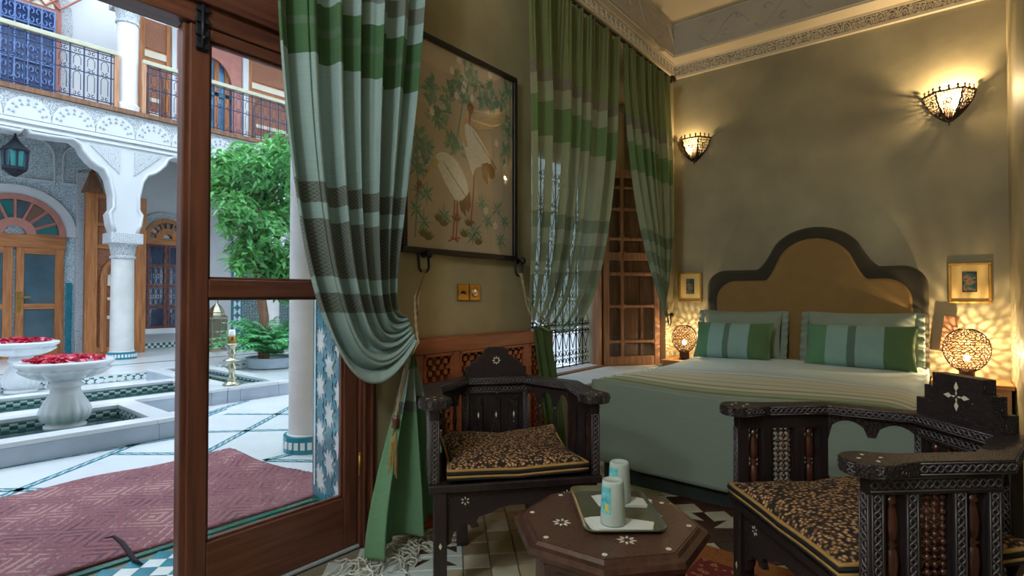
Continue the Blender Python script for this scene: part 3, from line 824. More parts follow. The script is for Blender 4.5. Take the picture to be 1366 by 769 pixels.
MT['curtain_door'] = cloth('striped_door_curtain', dst, 4.0, .30, 0, .9, .06, pat=((Sz(1.53), Sz(1.444)), (Sz(1.383), Sz(1.17)), (Sz(1.103), Sz(1.018)), (2.94, 3.0)))
cur = thing('door_curtain', 'blue-grey and green striped curtain tied back beside the glazed door', 'curtain', (0, 0, 0), 0, 'striped curtains')
tie = V((-1.85, 1.585, .965))
def ctl(u):
    Xc = -1.89
    P0 = V((Xc, lerp(.955, 1.69, u), zt)); P1 = V((Xc + .01, lerp(.955, 1.64, u), lerp(1.12, 1.75, u)))
    P2 = V((lerp(-1.74, -1.90, u), lerp(1.17, 1.40, u ** 1.5), lerp(.42, .98, u ** .8)))
    P3 = tie + V((lerp(.06, -.05, u), lerp(-.02, .02, u), lerp(-.055, .05, u)))
    return P0, P1, P2, P3
drape('panel', ctl, MT['curtain_door'], cur, 150, 90, 6.2, lambda t: (.032 + .012 * math.sin(t * 3)) * (1 - .72 * max(0, (t - .55) / .45)), 4.0, seed=2)
def ctl2(u):
    P0 = tie + V((lerp(.02, -.035, u), lerp(-.015, .025, u), .0))
    Pb = V((lerp(-1.84, -1.83, u), lerp(1.36, 1.83, u), lerp(.03, .10, u)))
    P1 = P0 + V((0, lerp(-.01, .01, u), -.25)); P2 = V((Pb.x, Pb.y + lerp(.0, -.0, u), .32))
    return P0, P1, P2, Pb
drape('tail', ctl2, MT['curtain_door'], cur, 110, 60, 2.3, lambda t: .014 + .036 * t, 4.0, seed=4, v0=2.62)
fr = MB(); rnd = random.Random(5)
for k in range(60):
    q = px(rnd.uniform(462, 585), 0, 0, 0) if False else None
    t_ = rnd.random(); x0 = lerp(-1.90, -1.78, rnd.random()); y0 = lerp(1.30, 1.76, t_)
    a = rnd.uniform(-1.6, 2.6); pts = []; p_ = V((x0, y0, .012 + rnd.random() * .03))
    for j in range(9):
        pts.append(p_.copy()); a += rnd.uniform(-.9, .9); p_ = p_ + V((math.cos(a), math.sin(a) - .25, 0)) * .02; p_.z = max(.006, .008 + rnd.random() * .03 * (1 - j / 9)); p_.x = min(max(p_.x, -1.99), -1.66)
    fr.tube(pts, .0036, 5)
stuff(fr.build('fringe', MT['fringe'], cur, True))
# tie-back hooks and ropes
def hook(loc, label):
    t = thing('wall_hook', label, 'hook', loc, PI / 2, 'black iron curtain hooks')
    b = MB(); b.lathe([(0, 0), (.018, 0), (.02, .006), (.012, .01), (0, .01)], 14, T(.02, 0, .0) @ RX(PI / 2)); b.build('wall_plate', MT['iron'], t, autos=True)
    b = MB(); b.sphere((.02, -.045, .0), .019, 10, 8, (1, 1, 1.15)); b.tube([(.02, -.008, 0), (.02, -.045, 0)], .008, 8); b.build('knob', MT['iron'], t, True)
    b = MB(); b.tube([(.026, -.03, -.005), (.026, -.035, -.06)] + [(-.006 + .032 * math.cos(a), -.035, -.062 - .03 * math.sin(a)) for a in [PI * k / 8 for k in range(9)]] + [(-.038, -.032, -.03), (-.038, -.028, .018)], .0065, 8); b.build('bracket', MT['iron'], t, True)
    return t
hook((XL, 1.80, 1.31), 'black iron hook under the left lower corner of the stork picture')
hook((XL, 2.555, 1.315), 'black iron hook under the lower corner of the stork picture beside the window')
def rope(name, label, paths, r, extra=None):
    t = thing(name, label, 'tieback', paths[0][0], 0, 'rope curtain tiebacks'); o_ = V(paths[0][0])
    for q in paths:
        b = MB(); P = [V(a) - o_ for a in q]
        # two twisted strands
        dense = []
        for a, c_ in zip(P, P[1:]):
            n = max(2, int((c_ - a).length / .012))
            dense += [a.lerp(c_, k / n) for k in range(n)]
        dense.append(P[-1])
        for ph in (0, PI):
            b.tube([p_ + V((math.cos(k * .9 + ph), math.sin(k * .9 + ph), .3 * math.sin(k * .9 + ph))) * r * .55 for k, p_ in enumerate(dense)], r * .75, 5)
        b.build('rope_strand', MT['rope'], t, True)
    return t
hk = V((-1.995, 1.795, 1.235))
r1 = rope('curtain_rope', 'twisted tan rope holding back the door curtain, hung on an iron hook',
     [[hk + V((.0, .005, 0)), V((-1.93, 1.70, 1.1)), V((-1.85, 1.62, .965)), V((-1.79, 1.58, .91)), V((-1.80, 1.545, .86))],
      [hk + V((.012, -.012, 0)), V((-1.92, 1.67, 1.1)), V((-1.83, 1.60, .98)), V((-1.775, 1.565, .90)), V((-1.79, 1.53, .84))],
      [V((-1.80, 1.545, .86)), V((-1.80, 1.50, .72)), V((-1.81, 1.47, .60)), V((-1.81, 1.455, .52))],
      [V((-1.79, 1.53, .84)), V((-1.80, 1.49, .70)), V((-1.80, 1.462, .58))]], .0055)
b = MB()
for k in range(26):
    a = k * 2.4; b.tube([V((.19, -.335, -.70)), V((.19 + .012 * math.cos(a), -.342 + .012 * math.sin(a), -.74)), V((.19 + .02 * math.cos(a), -.348 + .02 * math.sin(a), -.86 - .03 * math.sin(k)))], .0016, 3)
stuff(b.build('tassel', mat('gold_tassel', srgb(160, 136, 84), .8, var=.2, vs=60), r1))
b = MB(); b.lathe([(0, .03), (.012, .026), (.018, .01), (.014, -.01), (.018, -.02), (.008, -.03)], 10, T(.187, -.33, -.66)); b.build('tassel_knot', MT['red_dark_wood'], r1, True)
# ---- window curtains
G1, G2, P1c, P2c, BR = srgb(134, 144, 96), srgb(116, 141, 92), srgb(164, 168, 136), srgb(156, 164, 142), srgb(138, 130, 114)
zw = 3.03
def Wz(z): return zw - z
wst = [(0, G1), (Wz(2.49), BR), (Wz(2.41), P1c), (Wz(2.288), G2), (Wz(2.07), P1c), (Wz(1.60), srgb(126, 136, 110)), (Wz(1.50), P2c), (Wz(1.42), srgb(130, 140, 114)), (Wz(1.30), P2c), (Wz(1.22), srgb(126, 136, 112)), (Wz(1.08), srgb(138, 148, 120)), (2.2, srgb(94, 118, 76)), (2.5, srgb(98, 122, 74))]
MT['curtain_win'] = cloth('striped_window_curtain', wst, 4.0, .40, .20, .9, .05)
cw = thing('window_curtain', 'green and beige striped sheer curtain tied back beside the stork picture', 'curtain', (0, 0, 0), 0, 'striped curtains')
tieL = V((-1.90, 2.60, .955))
def ctl3(u):
    P0 = V((-1.915, lerp(2.53, 3.66, u), zw)); P1 = V((-1.91, lerp(2.54, 3.60, u), lerp(2.0, 1.75, u)))
    P2 = V((-1.88, lerp(2.53, 3.22, u), lerp(1.35, .70, u))); P3 = tieL + V((lerp(-.04, .05, u), lerp(-.045, .10, u), lerp(.03, -.06, u)))
    return P0, P1, P2, P3
drape('panel', ctl3, MT['curtain_win'], cw, 300, 80, 6.5, lambda t: (.014 + .03 * min(1, t * 4)) * (1 - .70 * max(0, (t - .6) / .4)), 4.0, head=1.0, nh=40, seed=12, thick=0)
def ctl4(u):
    P0 = tieL + V((lerp(-.02, .03, u), lerp(-.02, .09, u), -.03)); Pb = V((-1.86, lerp(2.63, 2.84, u), .05))
    return P0, P0 + V((0, .02, -.2)), V((-1.85, Pb.y, .35)), Pb
drape('tail', ctl4, MT['curtain_win'], cw, 60, 30, 2.6, lambda t: .012 + .012 * t, 4.0, seed=6, v0=2.25)
cx2 = thing('window_curtain', 'green striped sheer curtain between the window and the dim wall lamp', 'curtain', (0, 0, 0), 0, 'striped curtains')
tieR = V((-1.90, 4.47, .945))
def ctl5(u):
    P0 = V((-1.915, lerp(3.74, 4.58, u), zw)); P1 = V((-1.915, lerp(3.72, 4.62, u), lerp(2.15, 2.0, u)))
    P2 = V((-1.89, lerp(4.10, 4.60, u), lerp(1.35, 1.4, u))); P3 = tieR + V((lerp(.03, -.03, u), lerp(-.035, .045, u), lerp(-.02, .06, u)))
    return P0, P1, P2, P3
drape('panel', ctl5, MT['curtain_win'], cx2, 260, 70, 6.5, lambda t: (.014 + .028 * min(1, t * 4)) * (1 - .75 * max(0, (t - .55) / .45)), 4.0, head=1.0, nh=34, seed=21, thick=0)
rod = thing('curtain_rod', 'dark curtain rod with round carved ends above the window', 'curtain rod', (XL, 2.45, 3.055), PI / 2)
b = MB(); b.tube([(0, -.115, 0), (2.2, -.115, 0)], .012, 10); b.build('pole', MT['dark_brass'], rod, True)
for x in (0, 2.2):
    s_ = -1 if x == 0 else 1
    b = MB(); b.sphere((x + s_ * .03, -.115, 0), .036, 12, 8); b.tube([(x, -.115, 0), (x + s_ * .012, -.115, 0)], .02, 10); b.build('finial', MT['dark_brass'], rod, True)
for x in (.06, 1.2, 2.14):
    b = MB(); b.tube([(x, 0, -.03), (x, -.06, -.03), (x, -.115, -.014)], .007, 6); b.build('bracket', MT['iron'], rod, True)
r2 = rope('curtain_rope', 'thin tan cord holding back the curtain beside the stork picture',
     [[V((-1.99, 2.55, 1.24)), V((-1.95, 2.56, 1.1)), V((-1.87, 2.60, .98)), V((-1.83, 2.66, .935)), V((-1.85, 2.73, .93))],
      [V((-1.985, 2.56, 1.24)), V((-1.94, 2.55, 1.05)), V((-1.88, 2.545, .95)), V((-1.83, 2.62, .90)), V((-1.84, 2.70, .90))]], .005)
hook2 = hook((XL, 4.80, .93), 'black iron scroll hook beside the smaller lamp')
rope('curtain_rope', 'tan cord holding the curtain nearest the bed', [[V((-1.99, 4.79, .87)), V((-1.93, 4.6, .93)), V((-1.86, 4.47, .94)), V((-1.87, 4.43, .95))]], .005)
# ------------------------------------------------------------------ window: grille, frame, glazed shutter
win = bpy.data.objects.new('window_1', None); COL.objects.link(win); struct(win)
win.location = (-2.44, 0, 0); win.rotation_euler = (0, 0, PI / 2)
for q in ((V0, V0 + .04, -.02, .06, WZ0, VZ1), (V1 - .04, V1, -.02, .06, WZ0, VZ1), (V0 + .04, V1 - .04, -.02, .06, VZ1 - .04, VZ1)):
    part('frame', MT['shutter_wood'], win, *q)
part('sill', mat('pale_sill_plaster', srgb(196, 202, 200), .6, var=.06, vs=5), win, W0, W1, -.43, -.06, WZ0 - .001, WZ0 + .018)
part('sill_board', MT['shutter_dark'], win, V0 - .1, V1 + .1, -.06, .0, WZ0 - .001, WZ0 + .03)
part('sill', MT['white_plaster'], win, V0, V1, .0, .2, WZ0 - .001, WZ0 + .03)
gy = .12
gr = thing('window_grille', 'blue-black wrought iron scroll grille filling the window opening', 'window grille', (-2.44, 0, 0), PI / 2)
bar = MB(); bar.tube([(0, gy, WZ0 + .03), (0, gy, VZ1)], .0065, 5); bme = bar.mesh('bar', MT['iron'])
nb = 12; pitch = (V1 - V0) / nb
for k in range(1, nb): place('bar', bme, gr, (V0 + k * pitch, 0, 0))
for z in (WZ0 + .04, .80, .86, 1.30, 1.36, 1.80, 1.86, VZ1 - .01):
    b = MB(); b.tube([(V0, gy, z), (V1, gy, z)], .006, 5); b.build('rail', MT['iron'], gr)
sc = MB()
r_ = pitch / 4
def spiral(cx_, cz_, s, up):
    return [(cx_ + s * r_ * (1 - t * .55) * math.cos(up * (PI / 2 + 5.2 * t)), gy, cz_ + r_ * 1.0 * (1 - t * .55) * math.sin(up * (PI / 2 + 5.2 * t))) for t in [k / 12 for k in range(13)]]
for s in (-1, 1):
    sc.tube(spiral(s * r_, .03, s, 1), .0042, 4); sc.tube(spiral(s * r_, -.03, s, -1), .0042, 4)
scm = sc.mesh('scroll', MT['iron'])
ar = MB()
for s in (-1, 1):
    ar.tube([(s * pitch * .5 * (1 - t), gy, .02 + .16 * t) for t in (0, .5, 1)], .004, 4)
    ar.tube([(s * pitch * .5 * (1 - t), gy, -.02 - .16 * t) for t in (0, .5, 1)], .004, 4)
arm_ = ar.mesh('lattice_bar', MT['iron'])
for z in (.58, .83, 1.08, 1.33, 1.58, 1.83, 2.08):
    for k in range(nb):
        place('scroll', scm, gr, (V0 + (k + .5) * pitch, 0, z))
        if z in (.83, 1.33, 1.83): place('lattice_bar', arm_, gr, (V0 + (k + .5) * pitch, 0, z))
# glazed casement folded back against the splayed reveal, wooden shutter behind it
hp, ep = V((-2.42, 4.315, 0)), V((-2.075, 4.735, 0))
ang = math.atan2(ep.y - hp.y, ep.x - hp.x); WL = (ep - hp).length
sh = thing('window_shutter', 'brown wooden glazed window casement with rounded panes, folded back against the reveal', 'window shutter', (hp.x, hp.y, WZ0 + .02), ang)
HS = 1.77
part('stile', MT['shutter_wood'], sh, 0, .055, -.02, .02, 0, HS); part('stile', MT['shutter_wood'], sh, WL - .05, WL, -.02, .02, 0, HS)
xs = [.055, .165, .195, WL - .05]
rows = [(0, .07), (.225, .255), (.62, .65), (.945, .975 + .03), (1.14, 1.17), (1.44, 1.47), (1.60, 1.63), (HS - .06, HS)]
rows = [(0, .08), (.20, .225), (.52, .545), (.81, .84), (.95, 1.02), (1.13, 1.155), (1.40, 1.425), (1.60, 1.62), (HS - .07, HS)]
for z0, z1 in rows: part('rail', MT['shutter_wood'], sh, .055, WL - .05, -.018, .018, z0, z1, bevel=.006)
part('muntin', MT['shutter_wood'], sh, xs[1], xs[2], -.018, .018, .05, HS - .05, bevel=.006)
for (a, z0), (z1, c_) in zip(rows, rows[1:]):
    for x0, x1 in ((xs[0], xs[1]), (xs[2], xs[3])):
        part('pane', MT['glass'], sh, x0, x1, -.002, .002, z0, z1, bevel=0)
        for cx_, sx in ((x0, 1), (x1, -1)):
            for cz_, sz in ((z0, 1), (z1, -1)):
                q = MB(); q.prism([(cx_, cz_), (cx_ + sx * .022, cz_), (cx_ + sx * .007, cz_ + sz * .007), (cx_, cz_ + sz * .022)], -.014, .014, None, 'y'); q.build('corner_block', MT['shutter_wood'], sh)
bk = part('backing_shutter', MT['shutter_dark'], sh, .01, WL - .01, .035, .055, 0, HS)
for x0, x1 in ((.04, .16), (.20, WL / 2 + .07), (WL / 2 + .10, WL - .05)):
    for z0, z1 in ((.08, .84), (1.0, 1.68)): part('raised_panel', MT['shutter_dark'], bk, x0, x1, .024, .036, z0, z1, bevel=.008)
# ------------------------------------------------------------------ stork picture
pic = thing('framed_picture', 'large framed painting of two storks among flowers, dark frame under glass', 'picture', (XL, 1.665, 1.313), PI / 2)
PWd, PHg = .872, 1.095
for q in ((0, PWd, -.035, 0, 0, .028), (0, PWd, -.035, 0, PHg - .028, PHg), (0, .028, -.035, 0, .028, PHg - .028), (PWd - .028, PWd, -.035, 0, .028, PHg - .028)):
    part('frame_bar', MT['black'], pic, *q)
cv = part('canvas', mat('painted_ground', srgb(188, 172, 152), .8, var=.08, vs=2.5, tint=srgb(194, 180, 160)), pic, .028, PWd - .028, -.014, -.004, .028, PHg - .028, bevel=0)
gpane = part('pane', glassmat('picture_glass', refl=.10), pic, .028, PWd - .028, -.028, -.0265, .028, PHg - .028, bevel=0)
def zp(x, y):
    p_ = px(530 + x / 2.406, 30 + y / 2.406, 0, XL + .015); return (p_.y - 1.665, p_.z - 1.313)
def paint(name, polys, m, depth=-.0155):
    b = MB()
    for k, P in enumerate(polys):
        P = [(min(max(a, .03), PWd - .03), min(max(c_, .03), PHg - .03)) for a, c_ in P]
        b.prism(P, depth - .00003 * (k % 9), -.014, None, 'y')
    return b.build(name, m, cv)
def blob(pts, n=6):
    "closed smooth outline through points"
    out = []; L = len(pts)
    for i in range(L):
        p0, p1, p2, p3 = [V((*pts[(i + k) % L], 0)) for k in (-1, 0, 1, 2)]
        for k in range(n):
            t = k / n
            q = .5 * ((2 * p1) + (p2 - p0) * t + (2 * p0 - 5 * p1 + 4 * p2 - p3) * t * t + (3 * p1 - p0 - 3 * p2 + p3) * t ** 3); out.append((q.x, q.y))
    return out
def ribbon(pts, w_):
    P = [V((*zp(*p_), 0)) for p_ in pts]; L, R = [], []
    for i, p_ in enumerate(P):
        d = (P[min(i + 1, len(P) - 1)] - P[max(i - 1, 0)]).normalized(); n_ = V((-d.y, d.x, 0)); ww = w_[i] if isinstance(w_, list) else w_
        L.append((p_ + n_ * ww)[:2]); R.append((p_ - n_ * ww)[:2])
    return L + R[::-1]
pm = lambda n, c_: mat(n, c_, .8, var=.12, vs=60)
PB, PBr, PRd, PGr, PG2, PWh, PCr, PGd = pm('paint_white', srgb(230, 228, 218)), pm('paint_brown', srgb(132, 98, 58)), pm('paint_red', srgb(168, 84, 76)), pm('paint_green', srgb(134, 168, 146)), pm('paint_dark_green', srgb(112, 148, 126)), pm('paint_petal', srgb(226, 214, 208)), pm('paint_cream', srgb(204, 178, 136)), pm('paint_moss', srgb(120, 112, 64))
zz = lambda L: [zp(*p_) for p_ in L]
rnd = random.Random(8)
def leafp(cx_, cz_, a, L, w_): 
    c_, s_ = math.cos(a), math.sin(a)
    return [(cx_ + c_ * x - s_ * y, cz_ + s_ * x + c_ * y) for x, y in ((0, 0), (L * .4, w_), (L, 0), (L * .4, -w_))]
lv = [[], []]
for (x, y) in ((110, 240), (120, 300), (105, 200), (175, 210), (200, 180), (215, 240), (250, 190), (300, 210), (330, 260), (355, 225), (360, 350), (350, 420), (180, 370), (190, 395), (70, 370), (75, 450), (95, 400), (230, 160), (270, 240), (300, 260), (340, 310), (160, 240), (150, 300)):
    cx_, cz_ = zp(x, y)
    for k in range(14): lv[k % 2].append(leafp(cx_ + rnd.uniform(-.03, .03), cz_ + rnd.uniform(-.04, .04), rnd.uniform(0, 6.3), rnd.uniform(.035, .07), rnd.uniform(.008, .015)))
for (x, y) in ((60, 470), (95, 550), (60, 600), (85, 640), (70, 540), (270, 580), (320, 600), (250, 670), (330, 700), (290, 640), (150, 620), (345, 640), (240, 690)):
    cx_, cz_ = zp(x, y)
    for k in range(8): lv[k % 2].append(leafp(cx_, cz_, k * .8 + rnd.uniform(-.2, .2), rnd.uniform(.04, .07), .006))
paint('painted_leaves', lv[0], PGr)['kind'] = 'stuff'; paint('painted_leaves', lv[1], PG2, -.0158)['kind'] = 'stuff'
st_ = [ribbon([(360, 120 + 40), (362, 300), (355, 460)], .004), ribbon([(62, 330), (66, 500), (58, 690)], .003), ribbon([(180, 150), (215, 230), (190, 380)], .003), ribbon([(110, 190), (125, 300), (160, 330)], .003)]
paint('painted_stems', st_, PG2, -.0157)['kind'] = 'stuff'
fl = []
for (x, y) in ((198, 122), (175, 155), (215, 200), (190, 235), (298, 170), (110, 287), (240, 245), (318, 388), (300, 330), (285, 605), (315, 655), (212, 215)):
    cx_, cz_ = zp(x, y)
    fl.append([(cx_ + (.022 if k % 2 else .015) * math.cos(k * PI / 6), cz_ + (.026 if k % 2 else .018) * math.sin(k * PI / 6)) for k in range(12)])
paint('painted_flowers', fl, PWh, -.0162)['kind'] = 'stuff'
paint('painted_grass', [leafp(*zp(x, y), PI / 2 + a, .05, .008) for x, y in ((85, 690), (150, 655), (135, 640), (215, 690), (260, 715), (100, 700), (190, 640), (230, 655)) for a in (-.9, -.4, .1, .5, .9)], PGd, -.0157)['kind'] = 'stuff'
def bird(name, body, neck, nw, tail, legs, head, beak, extra=None):
    o = paint(name, [blob(zz(body))], PB, -.0168)
    def sub(n, P, m, d):
        q = paint(n, P, m, d); q.parent = o
    sub('painted_neck', [ribbon(neck, nw)], PCr, -.0172)
    sub('painted_tail', [zz(t) for t in tail], PBr, -.0170)
    sub('painted_legs', [ribbon(l, .0035) for l in legs], PRd, -.0170)
    sub('painted_head', [blob(zz(head))], PBr, -.0176); sub('painted_beak', [zz(beak)], PRd, -.0174)
    if extra: sub('painted_wing', [blob(zz(extra))], PCr, -.0171)
    sub('painted_feathers', [ribbon([(a, b_), (a + 26, b_ + 42)], .0016) for a, b_ in [(body[1][0] + 18 + 13 * k, body[1][1] + 24 + 20 * k) for k in range(5)]], PBr, -.0174)
bird('painted_stork', [(116, 445), (128, 422), (155, 418), (185, 440), (210, 480), (226, 530), (222, 560), (195, 578), (180, 560), (150, 510), (130, 462)],
     [(128, 440), (112, 462), (98, 490), (82, 515), (68, 522)], [.018, .012, .010, .009, .007],
     [[(205, 575), (232, 545), (236, 590), (228, 610)], [(200, 575), (215, 570), (220, 625), (208, 605)], [(198, 572), (210, 572), (206, 610)]],
     [[(184, 570), (182, 640), (178, 695)], [(192, 570), (192, 640), (188, 695)], [(165, 702), (182, 693), (195, 705)], [(172, 690), (182, 696), (200, 692)]], [(62, 515), (72, 508), (78, 520), (70, 528)], [(64, 524), (70, 526), (64, 552)])
bird('painted_stork', [(203, 335), (222, 325), (245, 345), (275, 390), (298, 440), (300, 470), (275, 462), (250, 470), (242, 490), (228, 440), (210, 385)],
     [(233, 278), (222, 305), (208, 330), (212, 370), (222, 400)], [.008, .013, .016, .018, .012],
     [[(270, 455), (290, 450), (290, 520), (276, 500)], [(285, 450), (305, 460), (306, 505), (296, 500)], [(295, 450), (312, 470), (312, 500)]],
     [[(247, 480), (243, 560), (236, 640)], [(226, 640), (238, 636), (248, 646)]], [(224, 270), (233, 260), (243, 270), (242, 288), (232, 292)], [(228, 285), (236, 285), (233, 335)],
     [(236, 320), (262, 318), (320, 292), (342, 288), (344, 320), (320, 335), (262, 345)])
# ------------------------------------------------------------------ lattice-fronted wall cabinet
cab = thing('wall_cabinet', 'low red-brown wooden cabinet with lattice front under the stork picture', 'cabinet', (XL, 1.665, 0), PI / 2)
CL, CH, CD = 1.12, .895, .12
part('top', MT['cabinet_wood'], cab, 0, CL, -CD, 0, CH - .07, CH); part('base', MT['cabinet_wood'], cab, 0, CL, -CD, 0, .0, .13)
part('backing', MT['black'], cab, .02, CL - .02, -.05, -.045, .1, CH - .05, bevel=0)
secs = [(.06, .24), (.30, .82), (.88, 1.06)]
for x0, x1 in ((0, .06), (.24, .30), (.82, .88), (1.06, CL)): part('stile', MT['cabinet_wood'], cab, x0, x1, -CD, -.02, .13, CH - .07)
bk = MB(); g_ = .026
bk.cbox((0, -CD + .028, 0), (g_ * 1.02, .03, g_ * 1.02), .007)
for i in range(2):
    pass
for x0, x1 in secs:
    L = MB(); nx = int(round((x1 - x0) / g_)); gx = (x1 - x0) / nx; nz_ = int((CH - .07 - .13) / g_); gz = (CH - .2) / nz_
    for i in range(nx):
        for j in range(nz_):
            cx_, cz_ = x0 + gx * (i + .5), .13 + gz * (j + .5)
            if (i + j) % 2: L.cbox((cx_, -CD + .02, cz_), (gx * 1.22, .03, gz * 1.22), .005)
    for i in range(1, nx): L.bx(x0 + gx * i - .003, x0 + gx * i + .003, -CD + .03, -CD + .044, .13, CH - .07)
    for j in range(1, nz_): L.bx(x0, x1, -CD + .03, -CD + .044, .13 + gz * j - .003, .13 + gz * j + .003)
    stuff(L.build('lattice', MT['cabinet_wood'], cab))
    for q in ((x0 - .008, x1 + .008, -CD - .004, -CD + .012, CH - .085, CH - .07), (x0 - .008, x0 + .006, -CD - .004, -CD + .012, .13, CH - .07), (x1 - .006, x1 + .008, -CD - .004, -CD + .012, .13, CH - .07)):
        part('moulding', MT['cabinet_wood'], cab, *q, bevel=.003)
# brass switch plates
for nm, y0, lab in (('wall_switch', 2.058, 'square brass switch plate with a small lever'), ('wall_socket', 2.148, 'square brass socket plate with a round pale outlet')):
    t = thing(nm, lab + ' below the stork picture', 'switch' if nm == 'wall_switch' else 'socket', (XL, y0, 1.078), PI / 2)
    part('plate', MT['brass'], t, 0, .086, -.008, 0, 0, .09)
    if nm == 'wall_switch':
        b = MB(); b.tube([(.043, -.006, .048), (.043, -.022, .04)], .007, 8); b.build('lever', MT['iron'], t, True)
    else:
        b = MB(); b.lathe([(0, 0), (.024, 0), (.026, .004), (.018, .006), (0, .002)], 16, T(.043, -.006, .045) @ RX(PI / 2)); b.build('outlet', MT['silver'], t, True)
# ------------------------------------------------------------------ carved armchairs
def braid(mb, p0, p1, nrm, hw, wl=.017, r=.0023, fill=True):
    "two interlaced waves along a band plus its two fillets"
    p0, p1, nrm = V(p0), V(p1), V(nrm).normalized(); d = p1 - p0; L = d.length; d.normalize(); s = nrm.cross(d)
    n = max(2, int(L / wl)); m = n * 5
    for ph in (0, PI):
        pts = []
        for k in range(m + 1):
            t = k / m; a = 2 * PI * n * t * .5 + ph
            pts.append(p0 + d * (L * t) + s * (hw * .62 * math.sin(a)) + nrm * (.0012 * math.cos(2 * a + ph)))
        mb.tube(pts, r, 4)
    for e in (-1, 1): mb.tube([p0 + s * hw * e, p1 + s * hw * e], r * .8, 4)
def spindle_prof(h, r):
    q = [(.75, 0), (.75, .06), (1, .08), (.55, .11), (.8, .16), (1.0, .30), (.85, .44), (.5, .47), (.95, .5), (.5, .53), (.85, .56), (1.0, .70), (.8, .84), (.55, .89), (1, .92), (.75, .94), (.75, 1)]
    return [(r * a, h * b) for a, b in q]
cw_, ca, cdp, chb, czt, czc, czs = .30, .306, .514, .14, .733, .867, .43
def petal(cx_, cz_, a, L, w_): return leafp(cx_, cz_, a, L, w_)
def inlay_flower(par, M, R, n, m=None, r0=.35):
    for k in range(n):
        a = 2 * PI * k / n + PI / 2
        b = MB(); b.prism(petal(R * r0 * math.cos(a), R * r0 * math.sin(a), a, R * (1 - r0), R * .17), -.0012, .001, M, 'y'); b.build('inlay_petal', MT['pearl'], par)
def armchair(loc, rz, label, kind):
    t = thing('carved_armchair', label, 'armchair', loc, rz, 'carved dark wooden armchairs')
    DW, DC, BW, RW = MT['dark_wood'], MT['dark_carved'], MT['braid_wood'], MT['red_dark_wood']
    w_, a_, d_, hb_ = cw_, ca, cdp, chb
    # seat
    o = .022
    plan = [(-w_ - o, -o), (w_ + o, -o), (w_ + o, a_ + .01), (hb_ + .015, d_ + o), (-hb_ - .015, d_ + o), (-w_ - o, a_ + .01)]
    b = MB(); b.prism(plan, .402, czs); b.build('seat', DW, t, bevel=.005)
    # arm rail: one continuous board with rounded paddle ends
    iw = .030
    def paddle(s):
        cx_, cy_, R = s * w_, .012, .062
        return [(cx_ + s * .034, .10), (cx_ + s * .040, .075)] + [(cx_ + s * R * math.cos(q) * .95, cy_ - .0 + R * math.sin(q) - .0) for q in [PI * .22 - PI * 1.44 * k / 14 for k in range(15)]] + [(cx_ - s * .038, .075), (cx_ - s * .032, .10)]
    A = paddle(1); B = paddle(-1)
    poly = A + [(w_ - .034, a_ - .012), (hb_ - .012, d_ - .036), (-hb_ + .012, d_ - .036), (-w_ + .034, a_ - .012)] + B[::-1] + [(-w_ - .036, a_ + .014), (-hb_ - .012, d_ + .036), (hb_ + .012, d_ + .036), (w_ + .036, a_ + .014)]
    b = MB(); b.prism(poly, czt - .032, czt); rail = b.build('arm_rail', DC, t, bevel=.003)
    bb = MB()
    edge = [(w_ + .036, .10), (w_ + .036, a_ + .014), (hb_ + .012, d_ + .036), (-hb_ - .012, d_ + .036), (-w_ - .036, a_ + .014), (-w_ - .036, .10)]
    for p_, q in zip(edge, edge[1:]):
        dd = V((q[0] - p_[0], q[1] - p_[1], 0)).normalized(); n_ = V((dd.y, -dd.x, 0)); n_ = n_ if n_.dot(V((p_[0] + q[0], p_[1] + q[1] - .3, 0))) > 0 else -n_
        braid(bb, (p_[0], p_[1], czt - .016), (q[0], q[1], czt - .016), n_, .012)
    inn = [(-w_ + .034, a_ - .012), (-hb_ + .012, d_ - .036), (hb_ - .012, d_ - .036), (w_ - .034, a_ - .012)]
    for p_, q in zip(inn, inn[1:]):
        dd = V((q[0] - p_[0], q[1] - p_[1], 0)).normalized(); n_ = V((dd.y, -dd.x, 0)); n_ = n_ if n_.dot(V((0, .2, 0)) - V((p_[0], p_[1], 0))) > 0 else -n_
        braid(bb, (p_[0], p_[1], czt - .016), (q[0], q[1], czt - .016), n_, .012)
    for s in (-1, 1): braid(bb, (s * (w_ - .034), .10, czt - .016), (s * (w_ - .034), a_ - .012, czt - .016), (-s, 0, 0), .012)
    stuff(bb.build('carved_braid', BW, rail, True))
    for s in (-1, 1):
        P = paddle(s); b = MB()
        for p_, q in list(zip(P, P[1:]))[2:-3:3]:
            i_ = P.index(p_); q = P[min(i_ + 3, len(P) - 1)]
            dd = V((q[0] - p_[0], q[1] - p_[1], 0)).normalized(); n_ = V((dd.y, -dd.x, 0)); c0 = V((s * w_, .012, 0)); n_ = n_ if n_.dot(V((p_[0], p_[1], 0)) - c0) > 0 else -n_
            braid(b, (p_[0] + n_.x * .001, p_[1] + n_.y * .001, czt - .016), (q[0] + n_.x * .001, q[1] + n_.y * .001, czt - .016), n_, .011, wl=.014)
        stuff(b.build('carved_braid', BW, rail, True))
        # pearl chips on the paddle
        for k in range(4):
            b = MB(); b.prism(leafp(s * w_ + .02 * math.cos(k * PI / 2), .012 + .02 * math.sin(k * PI / 2), k * PI / 2, .012, .004), czt - .001, czt + .0008); b.build('inlay_petal', MT['pearl'], rail)
    # arm panels
    zf = czt - .032 - .045
